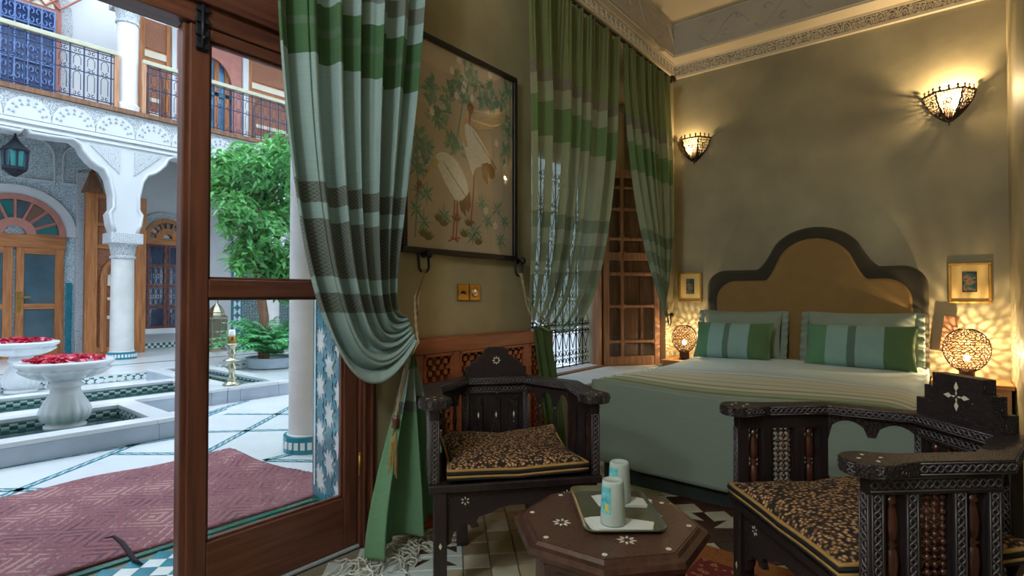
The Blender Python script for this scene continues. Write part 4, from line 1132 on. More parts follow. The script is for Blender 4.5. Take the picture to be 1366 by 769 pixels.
    for s in (-1, 1):
        X0, X1 = s * (w_ - .018), s * (w_ + .018)
        fz = MB(); fz.bx(X0, X1, .0, a_, zf, czt - .032); fo = fz.build('frieze', DW, t, bevel=.002)
        b = MB(); braid(b, (X1, .0, zf + .022), (X1, a_, zf + .022), (s, 0, 0), .014); stuff(b.build('carved_braid', BW, fo, True))
        for y0, y1 in ((-.004, .034), (.080, .112), (.192, .224), (.272, a_)):
            b = MB(); b.bx(X0, X1, y0, y1, czs, zf); po = b.build('post', DW, t, bevel=.002)
            b = MB(); braid(b, (X1, (y0 + y1) / 2, czs), (X1, (y0 + y1) / 2, zf), (s, 0, 0), .012); stuff(b.build('carved_braid', BW, po, True))
        b = MB(); braid(b, (s * w_, -.004, czs), (s * w_, -.004, zf), (0, -1, 0), .013); stuff(b.build('carved_braid', BW, t, True))
        for y in (.057, .248):
            b = MB(); b.lathe(spindle_prof(zf - czs, .0155), 12, T(s * w_, y, czs)); b.build('spindle', RW, t, True)
        if kind == 'solid':
            b = MB(); b.bx(s * w_ - .006, s * w_ + .006, .112, .192, czs, zf); b.build('arm_panel', DC, t)
        else:
            b = MB()
            for i in range(4):
                for j in range(13):
                    zz_ = czs + .012 + (zf - czs - .024) * j / 12
                    b.sphere((s * w_, .124 + .0187 * i, zz_), .0085 if (i + j) % 2 else .0065, 6, 4)
                b.tube([(s * w_, .124 + .0187 * i, czs), (s * w_, .124 + .0187 * i, zf)], .003, 4)
            for j in range(0, 13, 2): b.tube([(s * w_, .112, czs + .012 + (zf - czs - .024) * j / 12), (s * w_, .192, czs + .012 + (zf - czs - .024) * j / 12)], .003, 4)
            stuff(b.build('turned_lattice', RW, t, True))
            b = MB(); b.bx(s * (w_ - .012), s * (w_ + .012), .112, .118, czs, zf); b.bx(s * (w_ - .012), s * (w_ + .012), .186, .192, czs, zf); 
            stuff(b.build('lattice_frame', DW, t))
        # diagonal section
        p0, p1 = V((s * w_, a_, 0)), V((s * hb_, d_, 0)); dd = p1 - p0; L = dd.length; an = math.atan2(dd.y, dd.x)
        Mx = T(p0.x, p0.y, 0) @ RZ(an)
        top, dep = czt - .032, (.085 if kind == 'solid' else .052)
        pr = [(0, top), (L, top), (L, top - dep - .03)]
        if kind == 'solid':
            na = 3; aw = L / na
            for k in range(na - 1, -1, -1):
                x1_, x0_ = (k + 1) * aw - .012, k * aw + .012
                pr += [(x1_, top - dep)] + [((x0_ + x1_) / 2 + (x1_ - x0_) / 2 * math.cos(q), top - dep + .008 + (x1_ - x0_) * .75 * math.sin(q)) for q in [PI * j / 8 for j in range(9)]] + [(x0_, top - dep)]
            pr += [(0, top - dep - .0)]
            pr[2] = (L, top - dep)
        else:
            n = 24
            for k in range(n + 1):
                u = 1 - k / n
                h = dep + .014 - .05 * (abs(math.sin(2 * PI * u)) ** .7) + (.022 if abs(u - .5) < .07 else 0)
                h = min(h, dep + .012)
                if u < .06 or u > .94: h = dep + .03
                pr.append((u * L, top - h))
        b = MB(); b.prism(pr, -.011, .011, Mx, 'y'); b.build('valance', DC, t)
        if kind == 'solid':
            for k in (1, 2):
                b = MB(); b.lathe(spindle_prof(top - dep - czs, .010), 8, Mx @ T(L * k / 3, 0, czs)); b.build('spindle', DW, t, True)
        else:
            b = MB(); b.prism([(0, czs), (L * .32, czs), (L * .28, czs + .02), (L * .12, czs + .035), (L * .05, czs + .06), (0, czs + .07)], -.01, .01, Mx, 'y'); b.build('corner_bracket', DC, t)
    # back
    top = czt - .032
    for x in (-hb_, hb_):
        b = MB(); b.bx(x - .016, x + .016, d_ - .016, d_ + .016, czs, top); po = b.build('back_post', DW, t, bevel=.002)
        b = MB(); braid(b, (x, d_ - .017, czs), (x, d_ - .017, top - .04), (0, -1, 0), .011); stuff(b.build('carved_braid', BW, po, True))
    b = MB(); b.bx(-hb_ + .016, hb_ - .016, d_ - .014, d_ + .014, top - .045, top); fo = b.build('back_frieze', DC, t)
    b = MB(); braid(b, (-hb_, d_ - .0155, top - .022), (hb_, d_ - .0155, top - .022), (0, -1, 0), .014); stuff(b.build('carved_braid', BW, fo, True))
    if kind == 'solid':
        b = MB(); b.bx(-hb_ + .016, hb_ - .016, d_ - .004, d_ + .012, czs, top - .045); bp = b.build('back_panel', DW, t)
        for k in (-1, 0, 1):
            b = MB(); b.cbox((k * .082, d_ - .008, (czs + top - .05) / 2 + .01), (.05, .012, top - .09 - czs), .006)
            rp = b.build('raised_panel', DC, bp)
            b = MB(); b.prism([(k * .082 - .005, .56), (k * .082, .575), (k * .082 + .005, .56), (k * .082, .545)], d_ - .0155, d_ - .013, None, 'y'); b.build('inlay_diamond', MT['pearl'], rp)
    else:
        for x in (-.09, .09):
            b = MB(); b.lathe(spindle_prof(top - .045 - czs, .013), 10, T(x, d_, czs)); b.build('spindle', RW, t, True)
        b = MB()
        for i in range(6):
            for j in range(12): b.sphere((-.047 + .0188 * i, d_, czs + .012 + .0172 * j), .008, 6, 4)
            b.tube([(-.047 + .0188 * i, d_, czs), (-.047 + .0188 * i, d_, top - .045)], .003, 4)
        stuff(b.build('turned_lattice', RW, t, True))
        for x in (-.063, .063):
            b = MB(); b.bx(x - .006, x + .006, d_ - .012, d_ + .012, czs, top - .045); b.build('lattice_post', DW, t)
    H_ = czc - czt
    if kind == 'solid':
        st_ = [(-hb_, 0), (-hb_, .33), (-.118, .36), (-.112, .50), (-.085, .56), (-.08, .70), (-.055, .74), (-.05, .92), (-.035, 1), (.035, 1), (.05, .92), (.055, .74), (.08, .70), (.085, .56), (.112, .50), (.118, .36), (hb_, .33), (hb_, 0)]
    else:
        st_ = [(-hb_, 0), (-hb_, .38), (-.110, .38), (-.110, .70), (-.080, .70), (-.080, 1), (.080, 1), (.080, .70), (.110, .70), (.110, .38), (hb_, .38), (hb_, 0)]
    b = MB(); b.prism([(x, czt + H_ * z) for x, z in st_], d_ - .018, d_ + .022, None, 'y'); cr = b.build('crest', DC, t)
    Mf = T(0, d_ - .018, czt + H_ * .56)
    inlay_flower(cr, Mf, .020 if kind == 'solid' else .042, 8 if kind == 'solid' else 4)
    if kind != 'solid': inlay_flower(cr, Mf, .017, 4, r0=.2)
    # legs and aprons
    legs = [(-w_ + .02, .012), (w_ - .02, .012), (-hb_ - .02, d_ - .05), (hb_ + .02, d_ - .05)]
    for x, y in legs:
        b = MB(); b.bx(x - .024, x + .024, y - .024, y + .024, .0, .402); lo_ = b.build('leg', DW, t, bevel=.003)
        if y < .1:
            b = MB(); b.prism([(x, .20), (x + .006, .212), (x, .224), (x - .006, .212)], y - .0255, y - .0235, None, 'y'); b.build('inlay_diamond', MT['pearl'], lo_)
    def apron(p0, p1, nm='apron'):
        p0, p1 = V((*p0, 0)), V((*p1, 0)); dd = p1 - p0; L = dd.length; Mx = T(p0.x, p0.y, 0) @ RZ(math.atan2(dd.y, dd.x))
        pr = [(0, .402), (L, .402), (L, .19)]
        half = [(.012, .20), (.03, .215), (.035, .25), (.05, .262), (.052, .278), (.078, .276), (.085, .262), (.105, .266), (.098, .285), (.105, .302), (.14, .312), (.16, .328), (.19, .335)]
        sc_ = L / 2 / .21
        pr += [(L - x * sc_, z) for x, z in half] + [(x * sc_, z) for x, z in half[::-1]] + [(0, .19)]
        b = MB(); b.prism(pr, -.009, .009, Mx, 'y'); ap = b.build(nm, DC, t)
        for q in (.16, .84):
            inlay_flower(ap, Mx @ T(L * q, -.009, .362), .017, 6)
    apron(legs[0], legs[1]); apron(legs[1], legs[3]); apron(legs[3], legs[2]); apron(legs[2], legs[0])
    return t
armchair((-1.239, 1.571, 0), .861, 'carved dark wooden armchair with solid panelled back, beside the lattice cabinet', 'solid')
armchair((-.35, 1.657, .008), -.83, 'carved dark wooden armchair with turned lattice arms, standing on the red rug', 'open')
# seat cushions
def leopard(name):
    m, nt, p_ = newmat(name); p_.inputs['Roughness'].default_value = .9
    tc = N(nt, 'ShaderNodeTexCoord'); v = N(nt, 'ShaderNodeTexVoronoi'); v.inputs['Scale'].default_value = 88
    nt.links.new(tc.outputs['Object'], v.inputs['Vector'])
    r = ramp(nt, [(0, srgb(226, 208, 182)), (.25, srgb(186, 146, 98)), (.42, srgb(130, 92, 60)), (.56, srgb(50, 36, 30)), (.75, srgb(28, 22, 24))])
    nt.links.new(v.outputs['Distance'], r.inputs[0])
    hs = N(nt, 'ShaderNodeMix', data_type='RGBA', blend_type='MULTIPLY'); hs.inputs['Factor'].default_value = .45
    nt.links.new(r.outputs[0], hs.inputs['A']); nt.links.new(v.outputs['Color'], hs.inputs['B'])
    sp = N(nt, 'ShaderNodeHueSaturation'); sp.inputs['Saturation'].default_value = .15; nt.links.new(v.outputs['Color'], sp.inputs['Color']); nt.links.new(sp.outputs[0], hs.inputs['B'])
    nt.links.new(hs.outputs['Result'], p_.inputs['Base Color'])
    return m
MT['leopard'] = leopard('brown_floral_weave')
MT['strip_gold'] = mat('gold_piping', srgb(168, 132, 76), .8, var=.1, vs=40); MT['strip_black'] = mat('black_piping', srgb(24, 22, 26), .8, var=.1, vs=40)
def seat_cushion(loc, rz, label, w_, d_, th):
    t = thing('seat_cushion', label, 'cushion', loc, rz, 'patterned chair cushions')
    def top(s):
        def g(u, v):
            x, y = 2 * u - 1, 2 * v - 1
            e = max(0, (1 - abs(x) ** 2.6) * (1 - abs(y) ** 2.6)); f_ = 1 - .06 * (1 - y * y) * abs(x) ** 6; g_ = 1 - .06 * (1 - x * x) * abs(y) ** 6
            lift = .028 * max(0, y) * abs(x) + .012 * abs(x * y)
            return (x * w_ / 2 * f_, y * d_ / 2 * g_, (.040 + (th - .040) * e ** .5 if s > 0 else .004 + .010 * (1 - e)) + lift)
        return g
    b = MB(); b.grid(top(1), 30, 30); b.build('cover', MT['leopard'], t, True)
    b = MB(); b.grid(top(-1), 12, 12); b.build('underside', MT['strip_black'], t, True)
    per = [(k / 12, 0) for k in range(12)] + [(1, k / 12) for k in range(12)] + [(1 - k / 12, 1) for k in range(12)] + [(0, 1 - k / 12) for k in range(12)]
    for z, m_, r in ((.040, 'strip_gold', .0055), (.030, 'strip_black', .008), (.018, 'strip_gold', .0055), (.010, 'strip_black', .005)):
        b = MB(); b.tube([V(top(1)(u, v)) + V((0, 0, z - .040)) for u, v in per], r, 6, None, True); b.build('piping', MT[m_], t, True)
    return t
def on_chair(loc, rz, x, y): return (loc[0] + math.cos(rz) * x - math.sin(rz) * y, loc[1] + math.sin(rz) * x + math.cos(rz) * y)
cx_, cy_ = on_chair((-1.239, 1.571), .861, .0, .215); seat_cushion((cx_, cy_, czs), .861 + .02, 'brown patterned cushion with gold and black piping on the solid-backed armchair', .52, .48, .085)
cx_, cy_ = on_chair((-.35, 1.657), -.83, .0, .205); seat_cushion((cx_, cy_, czs + .008), -.83, 'brown patterned cushion with gold and black piping on the lattice-armed armchair', .54, .49, .09)
# ------------------------------------------------------------------ octagonal table
tc_ = (-.72, 1.31, .008)
tab = thing('octagonal_table', 'low octagonal carved dark wooden table with pearl inlay, on the rug', 'table', tc_, math.radians(-63.5))
HT = .5 - .008
b = MB(); b.lathe([(.20, HT - .07), (.225, HT - .055), (.225, HT - .045), (.257, HT - .036), (.262, HT - .024), (.257, HT - .012), (.240, HT - .010), (.232, HT - .002), (.226, HT - .002)], 8); b.build('top_moulding', MT['table_plain'], tab)
b = MB(); b.prism([(.228 * math.cos(k * PI / 4), .228 * math.sin(k * PI / 4)) for k in range(8)], HT - .02, HT); tp = b.build('table_top', MT['table_wood'], tab)
dm = MB(); dm.lathe([(0, -.001), (.007, -.001), (.007, .0008), (0, .0008)], 8); dme = dm.mesh('inlay_dot', MT['pearl'])
for k in range(8): place('inlay_dot', dme, tp, (.208 * math.cos(k * PI / 4), .208 * math.sin(k * PI / 4), HT))
for q in range(4):
    a = q * PI / 2 + PI / 8 + PI / 4 * 0
    cxq, cyq = .13 * math.cos(a), .13 * math.sin(a)
    for k in range(8):
        bb = MB(); bb.prism(leafp(cxq + .008 * math.cos(k * PI / 4), cyq + .008 * math.sin(k * PI / 4), k * PI / 4, .017, .0042), HT - .001, HT + .0008); bb.build('inlay_petal', MT['pearl'], tp)
RB = .195; sd = 2 * RB * math.sin(PI / 8); ap_ = RB * math.cos(PI / 8)
for k in range(8):
    Mx = RZ(PI / 8 + k * PI / 4 + PI / 2) @ T(0, -ap_, 0) if False else RZ(k * PI / 4 + PI / 8 + PI / 2) @ T(0, -ap_, 0)
    h2 = sd / 2
    b = MB(); b.prism([(-h2, 0), (-h2, HT - .06), (h2, HT - .06), (h2, 0), (h2 - .028, 0), (h2 - .028, .14), (h2 - .045, .19), (0, .235), (-h2 + .045, .19), (-h2 + .028, .14), (-h2 + .028, 0)], -.004, .014, Mx, 'y'); sp_ = b.build('side_panel', MT['table_plain'], tab)
    b = MB(); b.cbox((0, -.006, HT - .14), (sd - .04, .006, .12), .004, Mx); b.build('carved_inset', MT['table_wood'], sp_)
# tray, napkins, wrapped glasses
tray = thing('serving_tray', 'small greenish grey metal tray with rounded corners on octagonal table', 'tray', (-.735, 1.372, .5), math.radians(40))
def rrect(w_, d_, r, n=5): return [(sx * (w_ / 2 - r) + r * math.cos(a0 + PI / 2 * k / n), sy * (d_ / 2 - r) + r * math.sin(a0 + PI / 2 * k / n)) for sx, sy, a0 in ((1, 1, 0), (-1, 1, PI / 2), (-1, -1, PI), (1, -1, PI * 1.5)) for k in range(n + 1)]
MT['tray'] = mat('grey_green_metal', srgb(120, 122, 104), .35, metal=.6, var=.15, vs=9)
TWd, TDp = .215, .325
loops = [(TWd - .03, TDp - .03, .022, .002), (TWd - .012, TDp - .012, .028, .012), (TWd, TDp, .032, .014), (TWd + .001, TDp + .001, .032, .011), (TWd - .03, TDp - .03, .022, .0)]
b = MB(); vs = []
for w2, d2, r2_, z in loops: vs += [(x, y, z) for x, y in rrect(w2, d2, r2_)]
n = 24; fs = [(i * n + k, i * n + (k + 1) % n, (i + 1) * n + (k + 1) % n, (i + 1) * n + k) for i in range(4) for k in range(n)] + [tuple(range(n))[::-1], tuple(range(4 * n, 5 * n))]
b.add(vs, fs); b.build('tray_body', MT['tray'], tray, autos=True)
MT['paper'] = mat('white_paper', srgb(206, 212, 210), .9, var=.03, vs=9)
def napkin(loc, rz, label, s):
    b = MB(); P = [(-.075, -.035), (.075, -.05), (.095, .0), (-.02, .055), (-.085, .05)]
    for k in range(3):
        b.prism([(x * s * (1 - .05 * k) + .004 * k, y * s * (1 - .05 * k)) for x, y in P], .0005 + .0022 * k, .0016 + .0022 * k)
    o = b.build('paper_napkin', MT['paper']); o.location = loc; o.rotation_euler = (0, 0, rz); stuff(o) if False else None
    return tag(o, label, 'napkin', 'folded napkins on the tray')
napkin((-.675, 1.285, .5025), .75, 'folded white paper napkin under the glass at tray front', 1.0)
napkin((-.745, 1.435, .5025), .70, 'folded white paper napkin under the glass further back on the tray', .95)
def frosted(name):
    m, nt, p_ = newmat(name); p_.inputs['Base Color'].default_value = srgb(210, 226, 224); p_.inputs['Roughness'].default_value = .4
    p_.inputs['Transmission Weight'].default_value = .35; p_.inputs['IOR'].default_value = 1.2
    return m
MT['frost'] = frosted('frosted_wrapper')
def tumbler(loc, rz, label, r, h):
    t = thing('wrapped_glass', label, 'glass', loc, rz, 'upside-down wrapped glasses')
    b = MB(); b.lathe([(r, 0), (r * .99, .004), (r * .86, h - .012), (r * .82, h - .004), (r * .74, h), (r * .68, h - .003), (0, h - .004)], 24); b.build('body', MT['frost'], t, True)
    lb = MB()
    def g(u, v): 
        a = PI * (1.0 + .36 * u); z = h * (.28 + .6 * v); rr = r * (1 - .14 * z / h) + .0008
        return (rr * math.cos(a), rr * math.sin(a), z)
    lb.grid(g, 8, 4); lo_ = lb.build('printed_label', mat('blue_label', srgb(60, 160, 190), .5, var=.25, vs=70, tint=srgb(120, 200, 210)), t, True)
    lb = MB(); lb.grid(lambda u, v: tuple(c_ * 1.012 if i < 2 else c_ for i, c_ in enumerate(g(.55 + .3 * u, .1 + .28 * v))), 4, 3); lb.build('label_mark', mat('yellow_print', srgb(206, 196, 96), .5, var=.1, vs=30), lo_, True)
    return t
tumbler((-.688, 1.277, .5095), .75, 'upside-down frosted wrapped glass with blue label at tray front', .033, .112)
tumbler((-.748, 1.428, .5095), .75, 'upside-down frosted wrapped glass further back on the tray', .033, .112)
# rug under the table and chair
def rugmat(name, c0, c1, c2, sc):
    m, nt, p_ = newmat(name); p_.inputs['Roughness'].default_value = .95
    tc = N(nt, 'ShaderNodeTexCoord'); v = N(nt, 'ShaderNodeTexVoronoi'); v.inputs['Scale'].default_value = sc; v.distance = 'MANHATTAN'
    n_ = N(nt, 'ShaderNodeTexNoise'); n_.inputs['Scale'].default_value = sc * 3; n_.inputs['Detail'].default_value = 6
    nt.links.new(tc.outputs['Object'], v.inputs['Vector']); nt.links.new(tc.outputs['Object'], n_.inputs['Vector'])
    a = N(nt, 'ShaderNodeMath', operation='MULTIPLY_ADD'); a.inputs[1].default_value = .9; nt.links.new(n_.outputs['Fac'], a.inputs[0]); nt.links.new(v.outputs['Distance'], a.inputs[2])
    r = ramp(nt, [(.45, c0), (.62, c1), (.8, c2), (1.0, c0)]); nt.links.new(a.outputs[0], r.inputs[0]); nt.links.new(r.outputs[0], p_.inputs['Base Color'])
    b = N(nt, 'ShaderNodeBump'); b.inputs['Strength'].default_value = .6; b.inputs['Distance'].default_value = .004; nt.links.new(n_.outputs['Fac'], b.inputs['Height']); nt.links.new(b.outputs[0], p_.inputs['Normal'])
    return m
rug = thing('rug', 'small orange-bordered red rug under the octagonal table', 'rug', (-.33, 1.6, 0), -.02)
b = MB(); b.bx(-.60, .60, -.75, .80, 0, .006); b.build('border', rugmat('orange_rug_border', srgb(150, 92, 40), srgb(176, 110, 48), srgb(110, 62, 40), 30), rug)
b = MB(); b.bx(-.50, .50, -.65, .665, .004, .008); b.build('field', rugmat('red_rug_field', srgb(110, 34, 34), srgb(140, 52, 44), srgb(176, 128, 90), 26), rug)
# ------------------------------------------------------------------ courtyard
XA = -10.5                                   # far arcade plane
XW = -12.0                                   # wall behind the far arcade
def fy(x, y, X):
    p_ = px(x, y, 0, X); return (p_.y, p_.z)
YS0, YS1 = -4.5, 7.5
g = MB(); g.bx(-13.5, XO, YS0, YS1, -.14, -.012)
court = struct(g.build('courtyard_floor', MT['marble']))
def wbox(name, q, m):
    b = MB(); b.bx(*q); return struct(b.build(name, m))
wbox('wall_courtyard_side', (-13.5, XO, YS1, YS1 + .2, 0, 8), MT['white_plaster'])
wbox('wall_courtyard_end', (-13.5, XO, YS0 - .2, YS0, 0, 8), MT['white_plaster'])
wbox('wall_courtyard_near', (-2.9, XO, YS0, YS1, ZC + .3, 8), MT['white_plaster'])
# near gallery: slab on columns
near = wbox('gallery_slab', (-4.0, XO, YS0, YS1, 4.2, 4.5), MT['white_plaster'])
def column(loc, r, h, label, base_tile=True):
    t = thing('marble_column', label, 'column', loc, 0, 'courtyard columns')
    b = MB(); b.lathe([(r * 1.22, .0), (r * 1.22, .10), (r * 1.1, .12), (r * 1.02, .13), (r, .16), (r * .94, h - .42)], 28); b.build('shaft', MT['column'], t, autos=True)
    if base_tile:
        b = MB(); b.lathe([(r * 1.25, .0), (r * 1.25, .028), (r * 1.235, .028), (r * 1.235, .088), (r * 1.25, .088), (r * 1.25, .115), (r * 1.1, .12)], 28); b.build('base_band', MT['zel_teal'], t)
        tm = MB(); tm.box((0, -r * 1.24, .058), (.03, .012, .05)); tme = tm.mesh('base_tile', MT['zel_white'])
        n = int(2 * PI * r * 1.24 / .045)
        for k in range(n): place('base_tile', tme, t, (0, 0, 0), (0, 0, 2 * PI * k / n))
    b = MB(); b.lathe([(r * .94, h - .42), (r * 1.08, h - .40), (r * 1.08, h - .37), (r * .96, h - .36), (r * 1.12, h - .2), (r * 1.25, h - .17)], 24); b.build('capital', MT['carved_white'], t, autos=True)
    b = MB(); b.bx(-r * 1.35, r * 1.35, -r * 1.35, r * 1.35, h - .17, h); b.build('abacus', MT['carved_white'], t, bevel=.01)
    return t
column((-3.66, 2.17, -.012), .135, 4.212, 'pale marble column with teal tiled foot just outside the glazed door')
# rugs and threshold
thr = MB(); thr.bx(XO - .03, XO + .0, D0 - .4, 2.0, -.012, .004); struct(thr.build('trim_4', MT['zel_green']))
b = MB(); h = .05
b.prism([(-h, 0), (0, -h), (h, 0), (0, h)], -.006, .002); zt_, zw_ = b.mesh('zellij_tile', MT['zel_teal']), None
b = MB(); b.prism([(-h, 0), (0, -h), (h, 0), (0, h)], -.006, .001); zw_ = b.mesh('zellij_tile', MT['zel_white'])
for i in range(6):
    for j in range(15):
        for o_, m_ in ((0, zt_), (.5, zw_)):
            x, y = XO + .06 + (i + o_) * .1, D0 + .05 + (j + o_) * .1
            if x < XL - .1 and y < D1 - .12: place('zellij_tile', m_, floor, (x, y, 0))
orug = thing('rug', 'worn dusty red patterned carpet lying outside the door', 'rug', (0, 0, -.012))
rr = random.Random(2)
def rugf(u, v):
    x = lerp(-2.74, -4.05, v); y = lerp(-1.6, 1.80, u) + .04 * math.sin(v * 7) * u + (.06 * (1 - v) - .03) * (1 if u > .98 else 0)
    z = .012 + .008 * math.sin(u * 40 + v * 9) * math.sin(v * 13 + 2) * .5
    z += .03 * math.exp(-(((y - 1.72) * 9) ** 2 + ((x + 3.7) * 4) ** 2))
    return (x + .02 * math.sin(u * 23) * min(1, v * 3), y, z)
m, nt, p_ = newmat('worn_red_carpet'); p_.inputs['Roughness'].default_value = .95
tc = N(nt, 'ShaderNodeTexCoord'); v = N(nt, 'ShaderNodeTexVoronoi'); v.inputs['Scale'].default_value = 3.2; v.distance = 'MANHATTAN'; v.inputs['Randomness'].default_value = .25
n1 = N(nt, 'ShaderNodeTexNoise'); n1.inputs['Scale'].default_value = 55; n1.inputs['Detail'].default_value = 6
n2 = N(nt, 'ShaderNodeTexNoise'); n2.inputs['Scale'].default_value = 3.5; n2.inputs['Detail'].default_value = 5
for q in (v, n1, n2): nt.links.new(tc.outputs['Object'], q.inputs['Vector'])
a = N(nt, 'ShaderNodeMath', operation='MULTIPLY'); a.inputs[1].default_value = 34.0; nt.links.new(v.outputs['Distance'], a.inputs[0])
sn = N(nt, 'ShaderNodeMath', operation='SINE'); nt.links.new(a.outputs[0], sn.inputs[0])
a1 = N(nt, 'ShaderNodeMath', operation='MULTIPLY_ADD'); a1.inputs[1].default_value = .16; nt.links.new(sn.outputs[0], a1.inputs[0])
a2 = N(nt, 'ShaderNodeMath', operation='MULTIPLY_ADD'); a2.inputs[1].default_value = .55; nt.links.new(n1.outputs['Fac'], a2.inputs[0]); nt.links.new(n2.outputs['Fac'], a2.inputs[2]); nt.links.new(a2.outputs[0], a1.inputs[2])
r = ramp(nt, [(.45, srgb(80, 54, 66)), (.62, srgb(122, 74, 82)), (.78, srgb(144, 90, 92)), (.92, srgb(106, 74, 86)), (.99, srgb(166, 124, 120))]); nt.links.new(a1.outputs[0], r.inputs[0]); nt.links.new(r.outputs[0], p_.inputs['Base Color'])
bp_ = N(nt, 'ShaderNodeBump'); bp_.inputs['Strength'].default_value = .7; bp_.inputs['Distance'].default_value = .01; nt.links.new(n1.outputs['Fac'], bp_.inputs['Height']); nt.links.new(bp_.outputs[0], p_.inputs['Normal'])
b = MB(); b.grid(rugf, 120, 50); b.build('pile', m, orug, True, solid=.008)
q = [px(x, y, 2, .03) for x, y in ((140, 712), (152, 710), (163, 718), (172, 730), (180, 741), (190, 746))]
b = MB(); b.tube([V((p_.x, p_.y, .020)) for p_ in q], [.003, .007, .010, .011, .009, .003], 8); b.build('torn_edge', mat('dark_carpet_underside', srgb(44, 28, 36), .95, var=.2, vs=30), orug, True)
b = MB()
for k in range(70):
    x = lerp(-2.76, -4.03, k / 69); y = rugf(1, k / 69)[1]
    b.tube([(x, y - .01, .016), (x + rr.uniform(-.01, .01), y + rr.uniform(.015, .03), .008)], .003, 3)
stuff(b.build('rug_fringe', m, orug))
# inlaid strips in the marble
def strip(p0, p1, w_=.055):
    p0, p1 = V((*p0, 0)), V((*p1, 0)); d = p1 - p0; L = d.length; M = T(p0.x, p0.y, 0) @ RZ(math.atan2(d.y, d.x))
    for y0, y1, m_ in ((-w_ / 2, -w_ / 2 + .014, 'zel_teal'), (w_ / 2 - .014, w_ / 2, 'zel_teal'), (-w_ / 2 + .013, w_ / 2 - .013, 'zel_strip')):
        b = MB(); b.bx(0, L, y0, y1, -.012, -.010); o = b.build('inlaid_strip', MT[m_], court); o.matrix_local = M
MT['zel_strip'] = pattern2('zellij_strip', srgb(52, 112, 124), srgb(196, 208, 208), 22.0, stretch=(1, .001, .001))
def pstrip(a, b_, w_=.055):
    p0, p1 = px(a[0], a[1], 2, -.012), px(b_[0], b_[1], 2, -.012); strip((p0.x, p0.y), (p1.x, p1.y), w_)
for a_, b_ in (((-40, 680), (300, 546)), ((-40, 632), (250, 582)), ((-40, 655), (52, 654)), ((150, 606), (290, 606)), ((262, 611), (420, 526)), ((262, 577), (420, 573)), ((262, 556), (330, 535)),
               ((300, 553), (420, 553)), ((352, 615), (430, 597)), ((352, 615), (430, 616))): pstrip(a_, b_)
# ------------------------------------------------------------------ fountain basin
def frame_slab(par, x0, x1, y0, y1, rim, z0, z1, name, m, ov=.0):
    for i, q in enumerate(((x0, x1, y0, y0 + rim), (x0, x1, y1 - rim, y1), (x0, x0 + rim, y0 + rim, y1 - rim), (x1 - rim, x1, y0 + rim, y1 - rim))):
        b = MB(); b.bx(q[0], q[1], q[2], q[3], z0, z1); b.build(name, m, par, bevel=.006)
ft = thing('fountain_basin', 'raised white marble fountain basin with sunken tiled pools', 'fountain', (0, 0, -.012))
ZB = .162
def pool(x0, x1, y0, y1, rim, water=.085, tile_in=True):
    frame_slab(ft, x0, x1, y0, y1, rim, ZB - .035, ZB, 'rim', MT['marble'])
    frame_slab(ft, x0 + .003, x1 - .003, y0 + .001, y1 - .001, rim - .013, .0, ZB - .034, 'basin_wall', MT['marble_grey'])
    i0, i1, j0, j1 = x0 + rim - .012, x1 - rim + .012, y0 + rim - .012, y1 - rim + .012
    b = MB(); b.bx(i0, i1, j0, j1, .0, .012); b.build('basin_floor', MT['pool_floor'], ft)
    for q in ((i0, i0 + .006, j0, j1), (i1 - .006, i1, j0, j1), (i0, i1, j0, j0 + .006), (i0, i1, j1 - .006, j1)):
        b = MB(); b.bx(q[0], q[1], q[2], q[3], .012, ZB - .045); b.build('tile_band', MT['zel_check'], ft)
    b = MB(); b.bx(i0 + .007, i1 - .007, j0 + .007, j1 - .007, water - .002, water); b.build('water', MT['water'], ft)
MT['pool_floor'] = pattern2('pool_floor_tiles', srgb(96, 148, 150), srgb(206, 222, 220), 14.0, stretch=(1, .5, 1))
pool(-5.86, -4.77, .30, 1.72, .16)
pool(-7.05, -5.86, -1.2, 2.56, .17)
pool(-8.25, -5.86, 2.562, 3.24, .14, .11)
# stepped far platform with tiled riser
pf = MB(); pf.bx(-13.5, -8.46, YS0, YS1, -.012, .088); plat = struct(pf.build('floor_gallery', MT['marble']))
b = MB(); b.bx(-8.46, -8.452, YS0, YS1, -.005, .07); b.build('riser_tiles', MT['zel_check'], plat)
b = MB(); b.bx(-9.6, -9.53, YS0, YS1, .086, .0895); b.build('inlaid_strip', MT['zel_green'], plat)
rj = MB(); rj.box((0, 0, .032), (.006, .06, .05)); rje = rj.mesh('riser_tile', MT['zel_white'])
for k in range(60): place('riser_tile', rje, plat, (-8.449, -.6 + k * .085, 0), (PI / 4, 0, 0))
